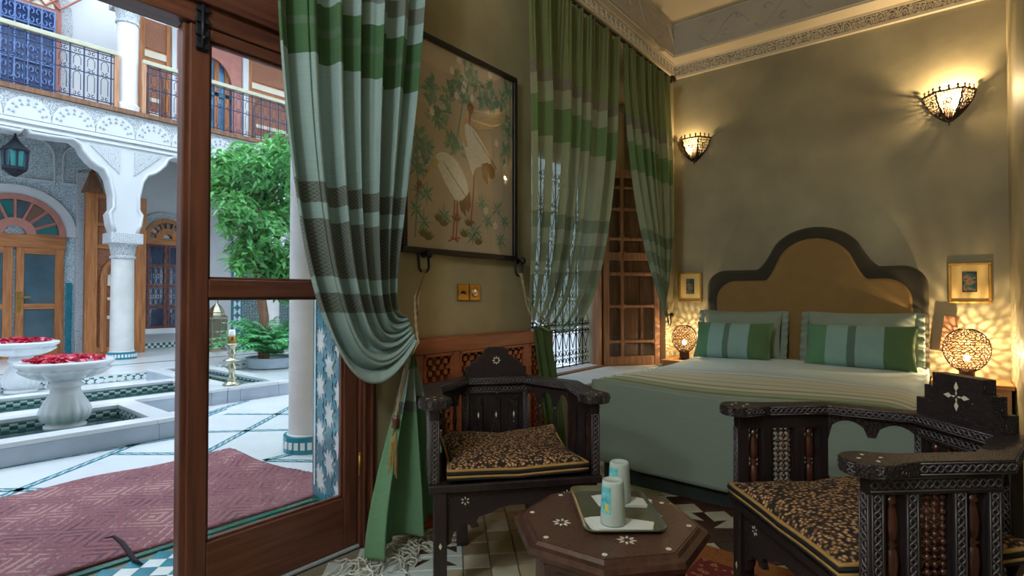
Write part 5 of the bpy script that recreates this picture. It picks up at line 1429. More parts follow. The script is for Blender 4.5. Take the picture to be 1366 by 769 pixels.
# urns
def urn(loc, s, label):
    t = thing('fountain_urn', label, 'urn', loc, 0, 'marble urns with rose petals')
    def gad(a, z): return 1 + .085 * abs(math.sin(a * 8)) * (1 if .36 < z / s < .43 else (.9 if .04 < z / s < .19 else 0))
    b = MB(); b.lathe([(r_ * s, z * s) for r_, z in ((.125, 0), (.125, .03), (.105, .04), (.135, .07), (.145, .13), (.13, .19), (.095, .25), (.085, .29), (.105, .305), (.105, .32), (.09, .335), (.095, .355))], 96, rf=gad); b.build('foot', MT['marble'], t, True)
    b = MB(); b.lathe([(r_ * s, z * s) for r_, z in ((.095, .355), (.15, .365), (.20, .385), (.235, .41), (.25, .425), (.258, .44))], 96, rf=gad); b.lathe([(r_ * s, z * s) for r_, z in ((.255, .43), (.262, .45), (.285, .465), (.29, .48), (.285, .492), (.268, .495), (.25, .485), (.2, .475), (0, .47))], 48); b.build('bowl', MT['marble'], t, True)
    pm_ = MB(); rd = random.Random(int(s * 100))
    for k in range(230):
        a, q = rd.random() * 2 * PI, math.sqrt(rd.random()) * .235 * s
        M = T(q * math.cos(a), q * math.sin(a), s * (.485 + .035 * (1 - (q / (.25 * s)) ** 2) * rd.random() + .012)) @ RZ(rd.random() * 6) @ RX(rd.uniform(-.7, .7)) @ RY(rd.uniform(-.7, .7))
        w_ = .024 * s * rd.uniform(.8, 1.3)
        pm_.add([(-w_, 0, .004), (0, -w_ * .8, 0), (w_, 0, .006), (0, w_, .002), (0, 0, -.004)], [(0, 1, 4), (1, 2, 4), (2, 3, 4), (3, 0, 4)], M)
    stuff(pm_.build('rose_petals', [MT['petal'], MT['petal2']], t))
    for i_, pl in enumerate(t.children[-1].data.polygons): pl.material_index = (i_ // 4) % 5 == 0
    return t
MT['petal'] = mat('crimson_petals', srgb(190, 24, 60), .6, var=.25, vs=30); MT['petal2'] = mat('pink_petals', srgb(226, 110, 140), .6, var=.2, vs=30)
urn((-5.50, 1.15, .05), 1.10, 'white marble urn of red petals standing in the pool')
urn((-8.30, 1.33, .0), 1.18, 'white marble urn of red petals beyond the pool')
# candlestick and floor lantern
cs = thing('candlestick', 'tall turned silver candlestick with white candle on the basin rim', 'candlestick', (-6.0, 2.66, ZB - .012))
b = MB(); b.lathe([(.085, 0), (.09, .012), (.06, .03), (.035, .05), (.05, .07), (.05, .08), (.028, .10), (.03, .16), (.055, .19), (.03, .22), (.026, .25), (.085, .262), (.085, .272), (.03, .285), (.03, .32), (.05, .345), (.03, .37), (.032, .40), (.058, .43), (.058, .44), (.036, .452)], 18); b.build('stem', MT['silver'], cs, True)
b = MB(); b.lathe([(.03, .44), (.044, .452), (.046, .52), (.04, .525), (.03, .46)], 14); b.build('socket', MT['brass'], cs, True)
b = MB(); b.lathe([(.034, .50), (.034, .585), (.028, .592), (0, .588)], 14); b.build('candle', mat('white_wax', srgb(236, 234, 224), .5, var=.03), cs, True)
MT['old_silver'] = mat('dull_silver', srgb(126, 116, 100), .4, metal=.7, var=.2, vs=14)
fl_ = thing('floor_lantern', 'large tarnished silver floor lantern standing by the far wall', 'lantern', (-10.6, 4.42, .088)); fl_.scale = (1.15, 1.15, 1.15)
b = MB(); b.lathe([(.17, 0), (.17, .03), (.14, .05), (.12, .09)], 8); b.build('base', MT['silver'], fl_)
for k in range(8):
    a = k * PI / 4; b = MB(); b.prism([(-.055, .09), (.055, .09), (.06, .52), (-.06, .52)], -.004, .004, RZ(a + PI / 8) @ T(0, -.14, 0), 'y'); b.build('side_panel', MT['old_silver'], fl_)
    b = MB(); b.tube([(.15 * math.cos(a), .15 * math.sin(a), .08), (.16 * math.cos(a), .16 * math.sin(a), .53)], .01, 5); b.build('rib', MT['silver'], fl_)
b = MB(); b.lathe([(.175, .52), (.18, .55), (.14, .58), (.12, .62), (.13, .63), (.09, .70), (.03, .76), (.015, .78)], 8); b.build('dome', MT['silver'], fl_)
b = MB(); b.tube([(.045 * math.cos(a), 0, .82 + .045 * math.sin(a)) for a in [2 * PI * k / 14 for k in range(14)]], .007, 5, None, True); b.build('ring', MT['silver'], fl_)

# ------------------------------------------------------------------ far arcade
arch_px = [(147, 311), (143, 300), (141, 286), (146, 280), (146, 262), (141, 240), (134, 228), (124, 223), (116, 216), (107, 205), (103, 196), (93, 189), (60, 185), (36, 181), (31, 174)]
AP = [fy(x, y, XA) for x, y in arch_px]
yc0 = AP[-1][0]; half = [(y - yc0, z) for y, z in AP]                 # right half, springing to cusp
COLY = 2.91; SP = COLY - yc0
zstr = fy(0, 160, XA)[1]; zbal = fy(0, 113, XA)[1]; zrail = fy(0, 28, XA)[1]; ztop = 8.0
# smooth the lobes a little
arc = wbox('wall_courtyard_far', (XA - .15, XA + .15, YS0, YS1, 3.62, zbal - .08), MT['white_plaster']) if False else None
b = MB()
bays = [yc0 + 2 * SP * k for k in (-2, -1, 0, 1, 2)]
for c_ in bays:
    for s in (-1, 1):
        curve = [(c_ + s * y, z) for y, z in half]
        poly = [(c_ + s * SP, curve[0][1])] + curve + [(c_, zbal), (c_ + s * SP, zbal)]
        b.prism(poly, XA - .15, XA + .15, None, 'x')
arcade = struct(b.build('wall_courtyard_far', MT['white_plaster']))
# raised edge moulding along each arch
for c_ in bays[1:4]:
    for s in (-1, 1):
        m_ = MB(); m_.tube([(XA + .15, c_ + s * (y + .02), z + .02) for y, z in half], .028, 5); m_.build('arch_moulding', MT['white_plaster'], arcade, True)
        q = MB(); e = half; yA, zA = c_ + s * (SP - .10), zstr - .17
        q.prism([(yA, zA), (c_ + s * (SP - .48), zA), (yA, zA - .38)], XA + .15, XA + .165, None, 'x'); q.build('spandrel_panel', MT['carved_white'], arcade)
for z0, z1, pj in ((zstr - .10, zstr - .06, .03), (zstr - .02, zstr + .03, .045)):
    q = MB(); q.bx(XA + .15, XA + .15 + pj, YS0, YS1, z0, z1); q.build('string_course', MT['white_plaster'], arcade)
q = MB(); q.bx(XA + .15, XA + .158, YS0, YS1, zstr + .05, zbal - .10); q.build('frieze_ground', MT['carved_white'], arcade)
sp_ = .53; sca = MB()
zf0, zf1 = zstr + .05, zbal - .13
def arcp(r, n=14): return [(r * sp_ / 2 * math.cos(PI * k / n), zf0 + (zf1 - zf0) * r * math.sin(PI * k / n) ** .8) for k in range(n + 1)]
sca.prism(arcp(.98), .156, .172, None, 'x'); sca_me = sca.mesh('scallop', MT['white_plaster'])
st_ = MB()
for k in range(7):
    a = PI * (k + .5) / 7
    for r_ in (.62, .8):
        y, z = r_ * sp_ / 2 * math.cos(a), zf0 + (zf1 - zf0) * r_ * math.sin(a) ** .8
        st_.prism([(y - .018, z), (y + .018, z), (y, z + .032)], .172, .186, None, 'x')
st_me = st_.mesh('stud_row', MT['marble_grey'])
for k in range(-2, 10):
    y = .1 + k * sp_
    place('scallop', sca_me, arcade, (XA, y, 0)); o = place('stud_row', st_me, arcade, (XA, y, 0)); stuff(o)
for k, c_ in enumerate((COLY, COLY + 2 * SP, COLY - 2 * SP)):
    column((XA, c_, .088), .165, AP[0][1] - .088, ['pale marble column carrying the far arcade, beside the carved wooden gate', 'pale marble column of the far arcade behind the tree', 'pale marble column of the far arcade near the hanging lantern'][k])
# balcony
q = MB(); q.bx(XW, XA + .22, YS0, YS1, zbal - .07, zbal); bal = struct(q.build('floor_balcony', MT['shutter_dark']))
column((XA, COLY + .03, zbal), .155, fy(170, 1, XA)[1] - zbal, 'round white upper-storey column between two balcony railings', False)
q = MB(); q.bx(XA - .16, XA + .16, YS0, YS1, fy(170, -2, XA)[1] + .1, 6.9); struct(q.build('wall_upper_lintel', MT['white_plaster']))
MT['rail_wood'] = mat('pale_painted_rail', srgb(176, 172, 150), .6, var=.08, vs=9)
def railing(y0, y1, label):
    t = thing('balcony_railing', label, 'railing', (XA + .12, y0, zbal), PI / 2, 'balcony railings'); L = y1 - y0; H_ = zrail - zbal
    b = MB(); b.bx(0, L, -.04, .04, H_ - .07, H_); b.build('handrail', MT['rail_wood'], t, bevel=.01)
    for z in (.06, H_ - .10, H_ - .20, H_ * .5): 
        b = MB(); b.tube([(0, 0, z), (L, 0, z)], .009, 4); b.build('rail', MT['iron_blue'], t)
    for x in (.02, L - .02):
        b = MB(); b.bx(x - .03, x + .03, -.03, .03, 0, H_ - .06); b.build('post', MT['shutter_wood'], t)
    bb = MB(); bb.tube([(0, 0, .02), (0, 0, H_ - .07)], .011, 5); bme_ = bb.mesh('baluster', MT['iron_blue'])
    s_ = MB(); pt_ = .17
    for zc in (H_ - .15, H_ * .5 + .035, .10):
        for e in (-1, 1): s_.tube([(e * .03 + e * .022 * (1 - t_ * .5) * math.cos(1.2 + 5 * t_), 0, zc + .03 * (1 - t_ * .5) * math.sin(1.2 + 5 * t_)) for t_ in [k / 9 for k in range(10)]], .006, 4)
    s_.tube([(-.045, 0, .16), (-.045, 0, H_ * .5 - .06), (-.02, 0, H_ * .5 - .02), (.02, 0, H_ * .5 - .02), (.045, 0, H_ * .5 - .06), (.045, 0, .16)], .005, 4)
    s_.tube([(-.045, 0, H_ * .5 + .09), (-.045, 0, H_ - .26), (-.02, 0, H_ - .22), (.02, 0, H_ - .22), (.045, 0, H_ - .26), (.045, 0, H_ * .5 + .09)], .005, 4)
    sme = s_.mesh('scroll', MT['iron_blue'])
    n = int(L / pt_)
    for k in range(n):
        place('baluster', bme_, t, ((k + .5) * L / n, 0, 0))
        stuff(place('scroll', sme, t, ((k + 1) * L / n, 0, 0))) if k < n - 1 else None
railing(.0, 2.78, 'blue-black scrolled iron balcony railing in front of the arched upstairs window')
railing(3.12, 6.6, 'blue-black iron balcony railing in front of the red wooden upstairs panels')
# upper wall behind the balcony
yw1 = fy(190, 50, XW)[0]
up = struct(MB().bx(XW - .3, XW, YS0, yw1 + .2, zbal, 8).build('wall_upper_far', MT['white_plaster']))
def arch_poly(y0, y1, z0, z1, n=16, rise=None):
    c_, r_ = (y0 + y1) / 2, (y1 - y0) / 2; rs = r_ if rise is None else rise
    return [(y0, z0)] + [(c_ - r_ * math.cos(PI * k / n), z1 + rs * math.sin(PI * k / n)) for k in range(n + 1)] + [(y1, z0)]
ya, zb_ = fy(81, 122, XW + .02)
yB = fy(81, 20, XW)[0]; W_ = 1.7
wu = bpy.data.objects.new('window_2', None); COL.objects.link(wu); struct(wu)
zsp = fy(70, 20, XW)[1] + .02
b = MB(); b.prism(arch_poly(yB - W_ - .16, yB + .16, zbal, zsp, rise=1.0), XW, XW + .02, None, 'x'); b.build('carved_surround', MT['carved_white'], wu)
b = MB(); b.prism(arch_poly(yB - W_, yB, zbal + .02, zsp, rise=.85), XW + .01, XW + .06, None, 'x'); b.build('frame', MT['pink_wood'], wu)
b = MB(); b.bx(XW + .05, XW + .07, yB - W_ + .1, yB - .1, zbal + .1, zsp); b.build('pane', mat('blue_dark_glass', srgb(40, 62, 110), .25, var=.3, vs=5), wu)
b = MB(); b.prism(arch_poly(yB - W_ + .1, yB - .1, zsp + .06, zsp + .07, rise=.7), XW + .05, XW + .07, None, 'x'); b.build('fanlight', MT['cream'], wu)
for k in range(9):
    for e in (-1, 1):
        b = MB(); y0 = yB - W_ + .15 + k * .19; b.tube([(XW + .08, y0, zsp + .08), (XW + .08, y0 + e * .45, zsp + .55)], .018, 4); b.build('fan_lattice', MT['pink_wood'], wu)
gp = .17
for k in range(int((W_ - .2) / gp) + 1):
    b = MB(); b.tube([(XW + .11, yB - .1 - k * gp, zbal + .1), (XW + .11, yB - .1 - k * gp, zsp)], .012, 4); b.build('grille_bar', MT['grille_light'] if 'grille_light' in MT else MT.setdefault('grille_light', mat('pale_blue_iron', srgb(120, 146, 196), .5, var=.2, vs=9)), wu)
for z in (zbal + .12, zbal + .5, zbal + .9, zsp - .32, zsp - .02):
    b = MB(); b.tube([(XW + .11, yB - W_ + .1, z), (XW + .11, yB - .1, z)], .012, 4); b.build('grille_bar', MT['grille_light'], wu)
gs = MB()
for e in (-1, 1):
    for f_ in (-1, 1): gs.tube([(.11, e * .04 + e * .034 * (1 - t_ * .5) * math.cos(5 * t_), f_ * (.07 + .06 * (1 - t_ * .5) * math.sin(5 * t_))) for t_ in [k / 9 for k in range(10)]], .008, 4)
gsm = gs.mesh('grille_scroll', MT['grille_light'])
for k in range(int((W_ - .2) / gp)):
    for z in (zbal + .31, zbal + .70, zbal + 1.05, zsp - .17): stuff(place('grille_scroll', gsm, wu, (XW, yB - .1 - (k + .5) * gp, z)))
# upper wooden screens right of the column
XU = -11.2
def ypx(x): return fy(x, 90, XU)[0]
def screen_carved(x0, x1, label):
    y0, y1 = ypx(x0), ypx(x1); t = thing('wooden_screen', label, 'wooden screen', (XU, y0, zbal), PI / 2, 'upstairs wooden screens'); L = y1 - y0; Ht = fy(170, -2, XA)[1] + .09 - zbal
    for q, m_, nm in (((0, L, 0, .05, 0, Ht), 'cedar', 'backboard'), ((0, .07, -.03, .0, 0, Ht), 'cedar', 'stile'), ((L - .07, L, -.03, 0, 0, Ht), 'cedar', 'stile'), ((.07, L - .07, -.02, 0, 1.30, 1.42), 'cream', 'rail'), ((.07, L - .07, -.015, 0, 1.46, Ht), 'cedar_carved', 'carved_panel')):
        b = MB(); b.bx(*q); b.build(nm, MT[m_], t)
    b = MB(); b.prism(arch_poly(.12, L - .12, 0, .82, rise=.36), -.015, 0, None, 'y'); b.build('arched_panel', MT['cedar_carved'], t)
    b = MB(); b.tube([(y, -.018, z) for y, z in arch_poly(.12, L - .12, 0, .82, rise=.36)], .022, 5); b.build('arch_moulding', MT['shutter_dark'], t)
    for z in (.25, .5): 
        b = MB(); b.bx(.16, L - .16, -.03, -.012, z, z + .07); b.build('slat', MT['cream'], t)
screen_carved(186, 227, 'carved cedar screen with arched panel right beside the upper column')
screen_carved(331, 392, 'carved cedar screen with arched panel above the tree')
for x0, x1 in ((228, 234), (323, 330)):
    b = MB(); b.bx(XU - .03, XU + .06, ypx(x0), ypx(x1), zbal, fy(170, -2, XA)[1] + .1); struct(b.build('trim_post', MT['white_plaster']))
y0, y1 = ypx(235), ypx(322); t = thing('wooden_screen', 'faded red arched wooden screen with blue windows behind the railing', 'wooden screen', (XU, y0, zbal), PI / 2, 'upstairs wooden screens'); L = y1 - y0
HU = fy(170, -2, XA)[1] + .09 - zbal
ap2 = [(L / 2 - (L / 2 - .18) * math.cos(PI * k / 18), 1.05 + .62 * math.sin(PI * k / 18) ** .9) for k in range(19)]
for s in (0, 1):
    half_ = ap2[:10] if s == 0 else ap2[9:]
    poly = ([(0, 0), (.18, 0)] + half_ + [(L / 2, HU), (0, HU)]) if s == 0 else ([(L / 2, HU)] + half_ + [(L - .18, 0), (L, 0), (L, HU)])
    b = MB(); b.prism(poly, -.02, .03, None, 'y'); b.build('arched_board', MT['pink_wood'], t)
b = MB(); b.bx(.05, L - .05, .10, .12, 0, 1.9); b.build('pane', mat('bright_blue_glass', srgb(40, 84, 150), .3, var=.4, vs=3, tint=srgb(90, 150, 180)), t)
for x in (.25, L * .38, L * .62, L - .25):
    b = MB(); b.bx(x - .04, x + .04, .05, .10, 0, 1.7); b.build('mullion', MT['cedar'], t)
b = MB(); b.bx(.1, L - .1, .05, .1, .95, 1.02); b.build('transom', MT['zel_teal'], t)
q = MB(); q.bx(XU - .9, XU - .75, yw1, YS1, zbal, 8); struct(q.build('wall_upper_side', MT['white_plaster']))

# ------------------------------------------------------------------ ground floor wall, door, gate, window
gw = struct(MB().bx(XW - .3, XW, YS0, YS1, 0, zbal - .07).build('wall_gallery', MT['white_plaster']))
dc = fy(20, 300, XW + .1)[0]; de = fy(88, 300, XW + .1)[0]; R_ = de - dc; zd = fy(20, 312, XW + .1)[1]
b = MB(); b.prism(arch_poly(dc - R_ - .55, de + .42, .09, 3.3, rise=.6), XW, XW + .03, None, 'x'); b.build('carved_surround', MT['carved_blue'], gw)
for k in range(-1, 2):
    for j in range(1):
        b = MB(); y = dc + k * .72 + .2; pa = arch_poly(y - .3, y + .3, zd + R_ + .28, zd + R_ + .70, rise=.3)
        b.tube([(XW + .05, a_, c_) for a_, c_ in pa], .022, 5, None, True); b.build('carved_arch', MT['white_plaster'], gw)
fd = bpy.data.objects.new('door_2', None); COL.objects.link(fd); struct(fd); fd.location = (XW + .03, dc, .088); fd.rotation_euler = (0, 0, PI / 2)
zz0 = zd - .088
def ring(r0, r1, n=24): return [(r1 * math.cos(PI * k / n), zz0 + r1 * math.sin(PI * k / n)) for k in range(n + 1)] + [(r0 * math.cos(PI * k / n), zz0 + r0 * math.sin(PI * k / n)) for k in range(n, -1, -1)]
def pr_(name, poly, y0, y1, m_):
    b = MB(); b.prism(poly, y0, y1, None, 'y'); return b.build(name, MT[m_], fd)
pr_('plaster_arch', ring(R_ + .0, R_ + .16), -.06, 0, 'white_plaster'); pr_('arch_frame', ring(R_ - .09, R_), -.09, 0, 'pink_wood')
part('impost', MT['cedar_h'], fd, -R_, R_, -.09, 0, zz0 - .22, zz0)
MT['dark_glass'] = mat('reflecting_glass', srgb(70, 92, 104), .08, var=.35, vs=2.5, spec=.6)
MT['coloured_a'] = mat('teal_fan_glass', srgb(40, 110, 110), .15, var=.2, vs=4); MT['coloured_b'] = mat('brown_fan_glass', srgb(120, 90, 76), .15, var=.2, vs=4)
for k in range(8):
    a0, a1 = PI * k / 8, PI * (k + 1) / 8
    pr_('fan_pane', [(.26 * math.cos(a0), zz0 + .26 * math.sin(a0)), ((R_ - .09) * math.cos(a0), zz0 + (R_ - .09) * math.sin(a0)), ((R_ - .09) * math.cos(a1), zz0 + (R_ - .09) * math.sin(a1)), (.26 * math.cos(a1), zz0 + .26 * math.sin(a1))], -.045, -.035, ('coloured_a', 'dark_glass', 'coloured_b', 'dark_glass')[k % 4])
    b = MB(); b.tube([(.24 * math.cos(a0), -.055, zz0 + .24 * math.sin(a0)), ((R_ - .05) * math.cos(a0), -.055, zz0 + (R_ - .05) * math.sin(a0))], .026, 5); b.build('fan_spoke', MT['pink_wood'], fd)
pr_('fan_hub', ring(.14, .27), -.08, -.03, 'pink_wood')
for s in (-1, 1):
    x0, x1 = (.02, R_ - .02) if s > 0 else (-R_ + .02, -.02)
    zh = zz0 - .22
    for q in ((x0, x0 + .10, 0, zh), (x1 - .12, x1, 0, zh)): part('stile', MT['cedar'], fd, q[0], q[1], -.075, -.02, q[2], q[3])
    for z0, z1 in ((0, .22), (zh * .44, zh * .44 + .09), (zh - .1, zh)): part('rail', MT['cedar_h'], fd, x0 + .1, x1 - .12, -.075, -.02, z0, z1)
    for z0, z1 in ((.22, zh * .44), (zh * .44 + .09, zh - .1)): part('pane', MT['dark_glass'], fd, x0 + .1, x1 - .12, -.05, -.04, z0, z1, bevel=0)
part('lock_plate', MT['brass'], fd, .03, .09, -.085, -.07, zh * .44 - .05, zh * .44 + .3); part('handle', MT['brass'], fd, .05, .2, -.12, -.10, zh * .44 + .18, zh * .44 + .21)
part('dado', MT['zel_teal'], fd, R_ + .02, R_ + .10, -.05, 0, 0, 1.25)
part('pilaster', MT['carved_white'], fd, R_ + .14, R_ + .42, -.10, 0, 0, 3.2)
# carved gate behind the column
XG = -11.45
g0, g1 = fy(112, 400, XG)[0], fy(193, 400, XG)[0]; zg = fy(113, 256, XG)[1] - .088
gt = thing('carved_gate', 'tall carved cedar gate with arched wicket standing behind the arcade column', 'gate', (XG, g0, .088), PI / 2); L = g1 - g0
part('backboard', MT['cedar_carved'], gt, 0, L, 0, .06, .05, zg)
for x0, x1 in ((0, .17), (L - .19, L)): part('stile', MT['cedar'], gt, x0, x1, -.05, 0, 0, zg)
for z0, z1 in ((0, .14), (zg * .66, zg * .66 + .07), (zg * .8, zg * .8 + .05), (zg - .08, zg)): part('rail', MT['cedar_h'], gt, .17, L - .19, -.03, 0, z0, z1)
b = MB(); aw = arch_poly(.26, L - .28, .05, zg * .46, rise=.34); b.tube([(y, -.02, z) for y, z in aw], .05, 6); b.build('wicket_arch', MT['cedar'], gt)
for x0, x1, z0, z1 in ((.32, .62, .62, .68), (.32, .62, .95, 1.0), (.56, .62, .62, .85), (.32, .5, 1.35, 1.4), (.32, .38, 1.2, 1.4)): part('wicket_bar', MT['cream'], gt, x0, x1, -.02, .0, z0, z1)
b = MB(); b.lathe([(.19, zg), (.17, zg + .05), (.02, zg + .42), (0, zg + .43)], 4, T(.1, 0, 0) @ RZ(PI / 4)); b.build('post_cap', MT['shutter_dark'], gt)
# window with fanlight and blue grille
w0, w1 = fy(193, 400, XW + .1)[0], fy(252, 400, XW + .1)[0]; zs_, zt2, zi = fy(215, 437, XW + .1)[1], fy(215, 318, XW + .1)[1], fy(215, 322, XW + .1)[1]
fw2 = bpy.data.objects.new('window_3', None); COL.objects.link(fw2); struct(fw2); fw2.location = (XW, (w0 + w1) / 2, 0); fw2.rotation_euler = (0, 0, PI / 2); HWd = (w1 - w0) / 2
def ring2(r0, r1, zc, n=20): return [(r1 * math.cos(PI * k / n), zc + r1 * math.sin(PI * k / n)) for k in range(n + 1)] + [(r0 * math.cos(PI * k / n), zc + r0 * math.sin(PI * k / n)) for k in range(n, -1, -1)]
for r0, r1, d, m_, nm in ((HWd, HWd + .14, .05, 'carved_white', 'plaster_arch'), (HWd - .08, HWd, .09, 'cedar', 'arch_frame'), (.08, .2, .09, 'cedar', 'fan_hub')):
    b = MB(); b.prism(ring2(r0, r1, zt2), -d, 0, None, 'y'); b.build(nm, MT[m_], fw2)
b = MB(); b.prism([((HWd - .05) * math.cos(PI * k / 20), zt2 + (HWd - .05) * math.sin(PI * k / 20)) for k in range(21)], -.03, -.01, None, 'y'); b.build('fan_pane', MT['dark_glass'], fw2)
for k in range(1, 8):
    a = PI * k / 8; b = MB(); b.tube([(.15 * math.cos(a), -.06, zt2 + .15 * math.sin(a)), ((HWd - .05) * math.cos(a), -.06, zt2 + (HWd - .05) * math.sin(a))], .024, 5); b.build('fan_spoke', MT['cedar'], fw2)
part('transom', MT['cedar_h'], fw2, -HWd, HWd, -.09, 0, zt2 - .14, zt2)
part('pane', MT['dark_glass'], fw2, -HWd, HWd, -.03, -.01, zs_, zt2 - .14, bevel=0)
for x in (-HWd + .04, 0, HWd - .04): part('stile', MT['cedar'], fw2, x - .05, x + .05, -.07, 0, zs_, zt2 - .14)
nr = 4; hh_ = (zt2 - .14 - zs_) / nr
for k in range(nr + 1): part('rail', MT['cedar_h'], fw2, -HWd, HWd, -.06, 0, zs_ + k * hh_ - .03, zs_ + k * hh_ + .03)
MT['violet_iron'] = mat('violet_blue_iron', srgb(70, 66, 104), .5, var=.2, vs=9)
for k in range(9):
    b = MB(); x = -HWd + .03 + k * (2 * HWd - .06) / 8; b.tube([(x, -.12, zs_), (x, -.12, zt2 - .14)], .007, 4); b.build('grille_bar', MT['violet_iron'], fw2)
    if k < 8:
        for j in range(2 * nr):
            z = zs_ + (j + .5) * hh_ / 2; b = MB(); w_ = (2 * HWd - .06) / 16
            b.tube([(x + w_ + w_ * .7 * math.cos(q), -.12, z + hh_ * .18 * math.sin(q)) for q in [2 * PI * i / 8 for i in range(8)]], .006, 4, None, True); b.build('grille_ring', MT['violet_iron'], fw2)
for k in range(2 * nr + 1):
    b = MB(); b.tube([(-HWd, -.12, zs_ + k * hh_ / 2), (HWd, -.12, zs_ + k * hh_ / 2)], .006, 4); b.build('grille_bar', MT['violet_iron'], fw2)
part('sill', MT['marble'], fw2, -HWd - .1, HWd + .1, -.16, 0, zs_ - .12, zs_ - .02)
part('dado', MT['zel_check'], fw2, -HWd - .3, HWd + 2.5, -.02, 0, .09, .2)
# tile pilaster seen through the glass
y0, y1 = fy(309, 430, XW + .03)[0], fy(323, 430, XW + .03)[0]
b = MB(); b.bx(XW, XW + .03, y0, y1, .09, 2.3); tp_ = b.build('tile_pilaster', MT['zel_teal'], gw)
b = MB(); b.bx(XW + .03, XW + .036, y0 + .04, y1 - .04, .09, 2.3); b.build('tile_band', MT['zel_white'], tp_)
sm = MB(); sm.prism(star(4, .085, .045), .036, .044, None, 'x'); sme2 = sm.mesh('star_tile', MT['zel_teal'])
for k in range(13): place('star_tile', sme2, tp_, (XW, (y0 + y1) / 2, .2 + k * .165))
b = MB(); b.bx(XW, XW + .02, y1, y1 + 2.6, .09, 1.9); b.build('tile_panel', carved('dark_zellij', srgb(36, 60, 66), srgb(120, 140, 140), 16, .3), gw)
# hanging lantern in the arch
hl = thing('hanging_lantern', 'dark six-sided metal lantern hanging in the far arch', 'lantern', (XA, fy(20, 210, XA)[0], 0))
zb1, zt1 = fy(20, 236, XA)[1], fy(20, 178, XA)[1]; Hh = zt1 - zb1; rl = .155
for k in range(6):
    a = k * PI / 3
    b = MB(); b.prism([(-.065, zb1 + Hh * .22), (.065, zb1 + Hh * .22), (.072, zb1 + Hh * .58), (-.072, zb1 + Hh * .58)], -.003, .003, RZ(a + PI / 6) @ T(0, -.125, 0), 'y'); b.build('pane', MT['coloured_a'] if k % 2 else MT['dark_glass'], hl)
    b = MB(); b.tube([(.14 * math.cos(a), .14 * math.sin(a), zb1 + Hh * .2), (.155 * math.cos(a), .155 * math.sin(a), zb1 + Hh * .6)], .012, 5); b.build('rib', MT['iron'], hl)
b = MB(); b.lathe([(.17, zb1 + Hh * .58), (.175, zb1 + Hh * .62), (.11, zb1 + Hh * .72), (.05, zb1 + Hh * .84), (.02, zb1 + Hh * .92), (.012, zt1)], 6); b.build('roof', MT['iron'], hl)
b = MB(); b.lathe([(.02, zb1), (.09, zb1 + Hh * .08), (.15, zb1 + Hh * .16), (.15, zb1 + Hh * .22)], 6); b.build('base', MT['iron'], hl)
b = MB(); b.tube([(0, 0, zt1), (0, 0, half[-1][1] + .02)], .008, 5); b.build('chain', MT['iron'], hl)
# ------------------------------------------------------------------ tree and fern
def leafmesh(b, M, L, w_):
    b.add([(0, 0, 0), (L * .35, w_, .008), (L, 0, -.01), (L * .35, -w_, .008), (L * .35, 0, -.004)], [(0, 4, 1), (1, 4, 2), (0, 3, 4), (3, 2, 4)], M)
def leafmat(name, c, tr=.35):
    m, nt, p_ = newmat(name); p_.inputs['Roughness'].default_value = .45
    oi = N(nt, 'ShaderNodeTexCoord'); no = N(nt, 'ShaderNodeTexNoise'); no.inputs['Scale'].default_value = 7; nt.links.new(oi.outputs['Object'], no.inputs['Vector'])
    r = ramp(nt, [(.3, mul(c, .6)), (.7, mul(c, 1.45))]); nt.links.new(no.outputs['Fac'], r.inputs[0]); nt.links.new(r.outputs[0], p_.inputs['Base Color'])
    t_ = N(nt, 'ShaderNodeBsdfTranslucent'); nt.links.new(r.outputs[0], t_.inputs[0]); ms = N(nt, 'ShaderNodeMixShader'); ms.inputs[0].default_value = tr
    nt.links.new(p_.outputs[0], ms.inputs[1]); nt.links.new(t_.outputs[0], ms.inputs[2]); nt.links.new(ms.outputs[0], nt.nodes['Material Output'].inputs['Surface'])
    return m
XT = -8.3
tb = px(352, 486, 2, .0)
tree = thing('courtyard_tree', 'leafy green tree growing in the courtyard beyond the glazed door', 'tree', (XT, px(345, 300, 0, XT).y, -.012))
oy = tree.location.y
rd = random.Random(4)
cl = []
for (x, y, r) in ((345, 215, .30), (320, 205, .22), (370, 230, .34), (305, 235, .28), (345, 265, .38), (385, 280, .4), (315, 280, .30), (350, 310, .36), (330, 335, .28), (375, 345, .34), (355, 355, .26), (300, 255, .22), (330, 240, .3), (410, 240, .4), (420, 310, .4), (400, 350, .34), (312, 350, .12), (322, 362, .10), (305, 300, .14), (340, 340, .3), (360, 372, .24), (385, 380, .3), (335, 225, .3), (375, 200, .3), (300, 215, .2), (290, 250, .16)):
    p_ = px(x, y, 0, XT + rd.uniform(-.5, .5)); cl.append((p_ - V((XT, oy, -.012)), r))
fo = MB()
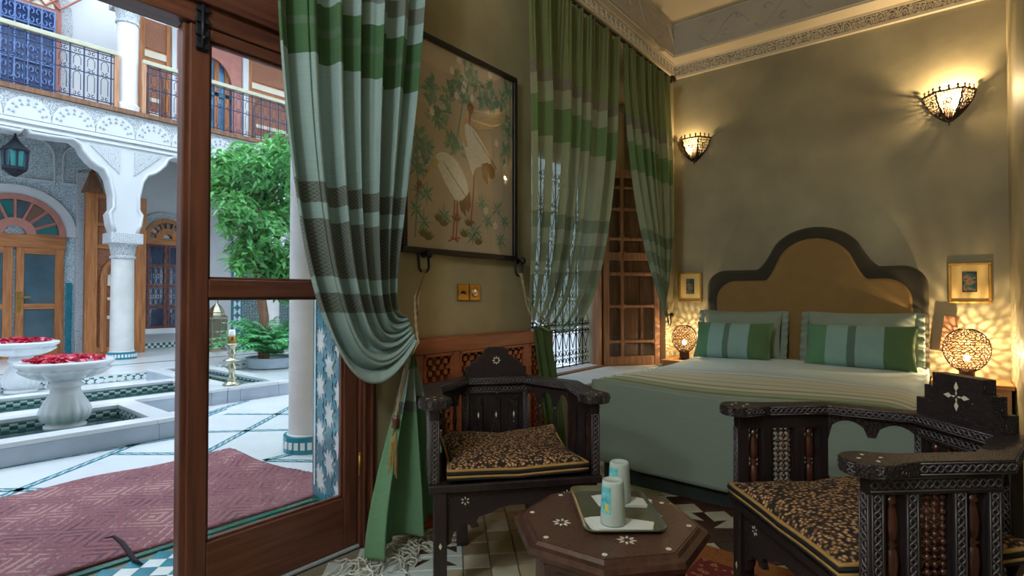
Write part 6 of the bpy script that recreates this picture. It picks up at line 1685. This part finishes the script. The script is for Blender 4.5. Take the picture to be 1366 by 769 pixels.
for c_, r in cl:
    for k in range(int(330 * (r / .3) ** 2)):
        d = V((rd.gauss(0, 1), rd.gauss(0, 1), rd.gauss(0, 1))).normalized() * r * rd.random() ** .4
        M = T(*(c_ + d)) @ RZ(rd.random() * 6.28) @ RY(rd.uniform(-.1, 1.0)) @ RX(rd.uniform(-.6, .6))
        leafmesh(fo, M, rd.uniform(.11, .17), rd.uniform(.028, .042))
stuff(fo.build('foliage', leafmat('green_leaves', srgb(112, 176, 104)), tree))
b = MB(); b.tube([(0, .1, 0), (.03, .08, .8), (-.02, .0, 1.5), (0, .05, 2.3)], [.09, .075, .06, .03], 8); b.build('trunk', MT['shutter_dark'], tree, True)
for c_, r in cl[:14]:
    b = MB(); m0 = V((0, .02, 1.3 + .4 * rd.random())); b.tube([m0, m0.lerp(c_, .5) + V((0, 0, -.08)), c_], [.03, .018, .006], 5); b.build('branch', MT['shutter_dark'], tree, True)
fern = thing('potted_fern', 'lush green fern in a low stone planter beyond the fountain', 'fern', (-8.3, px(362, 470, 0, -8.3).y, -.012))
b = MB(); b.lathe([(.30, 0), (.34, .02), (.36, .15), (.38, .17), (.33, .17), (.31, .14), (0, .14)], 20); b.build('planter', MT['marble_grey'], fern, autos=True)
fb = [MB(), MB()]
for k in range(120):
    a = rd.random() * 6.28; L = rd.uniform(.7, 1.2); el = rd.uniform(.6, 1.45); n = 12; pts = []
    for j in range(n + 1):
        t_ = j / n; e_ = el - 1.5 * t_ * t_; pts.append(V((math.cos(a) * L * t_ * math.cos(el * .8), math.sin(a) * L * t_ * math.cos(el * .8), .22 + L * (math.sin(el) * t_ - .5 * t_ * t_))))
    mbf = fb[k % 2]; mbf.tube(pts, .004, 3)
    for j in range(1, n):
        for s in (-1, 1):
            w_ = .17 * (1 - j / n) ** .7 + .02
            M = T(*pts[j]) @ RZ(a + s * 1.2) @ RY(.25)
            leafmesh(mbf, M, w_, .03)
for m_ in fb: stuff(m_.build('fronds', leafmat('fern_green', srgb(110, 186, 124)), fern))
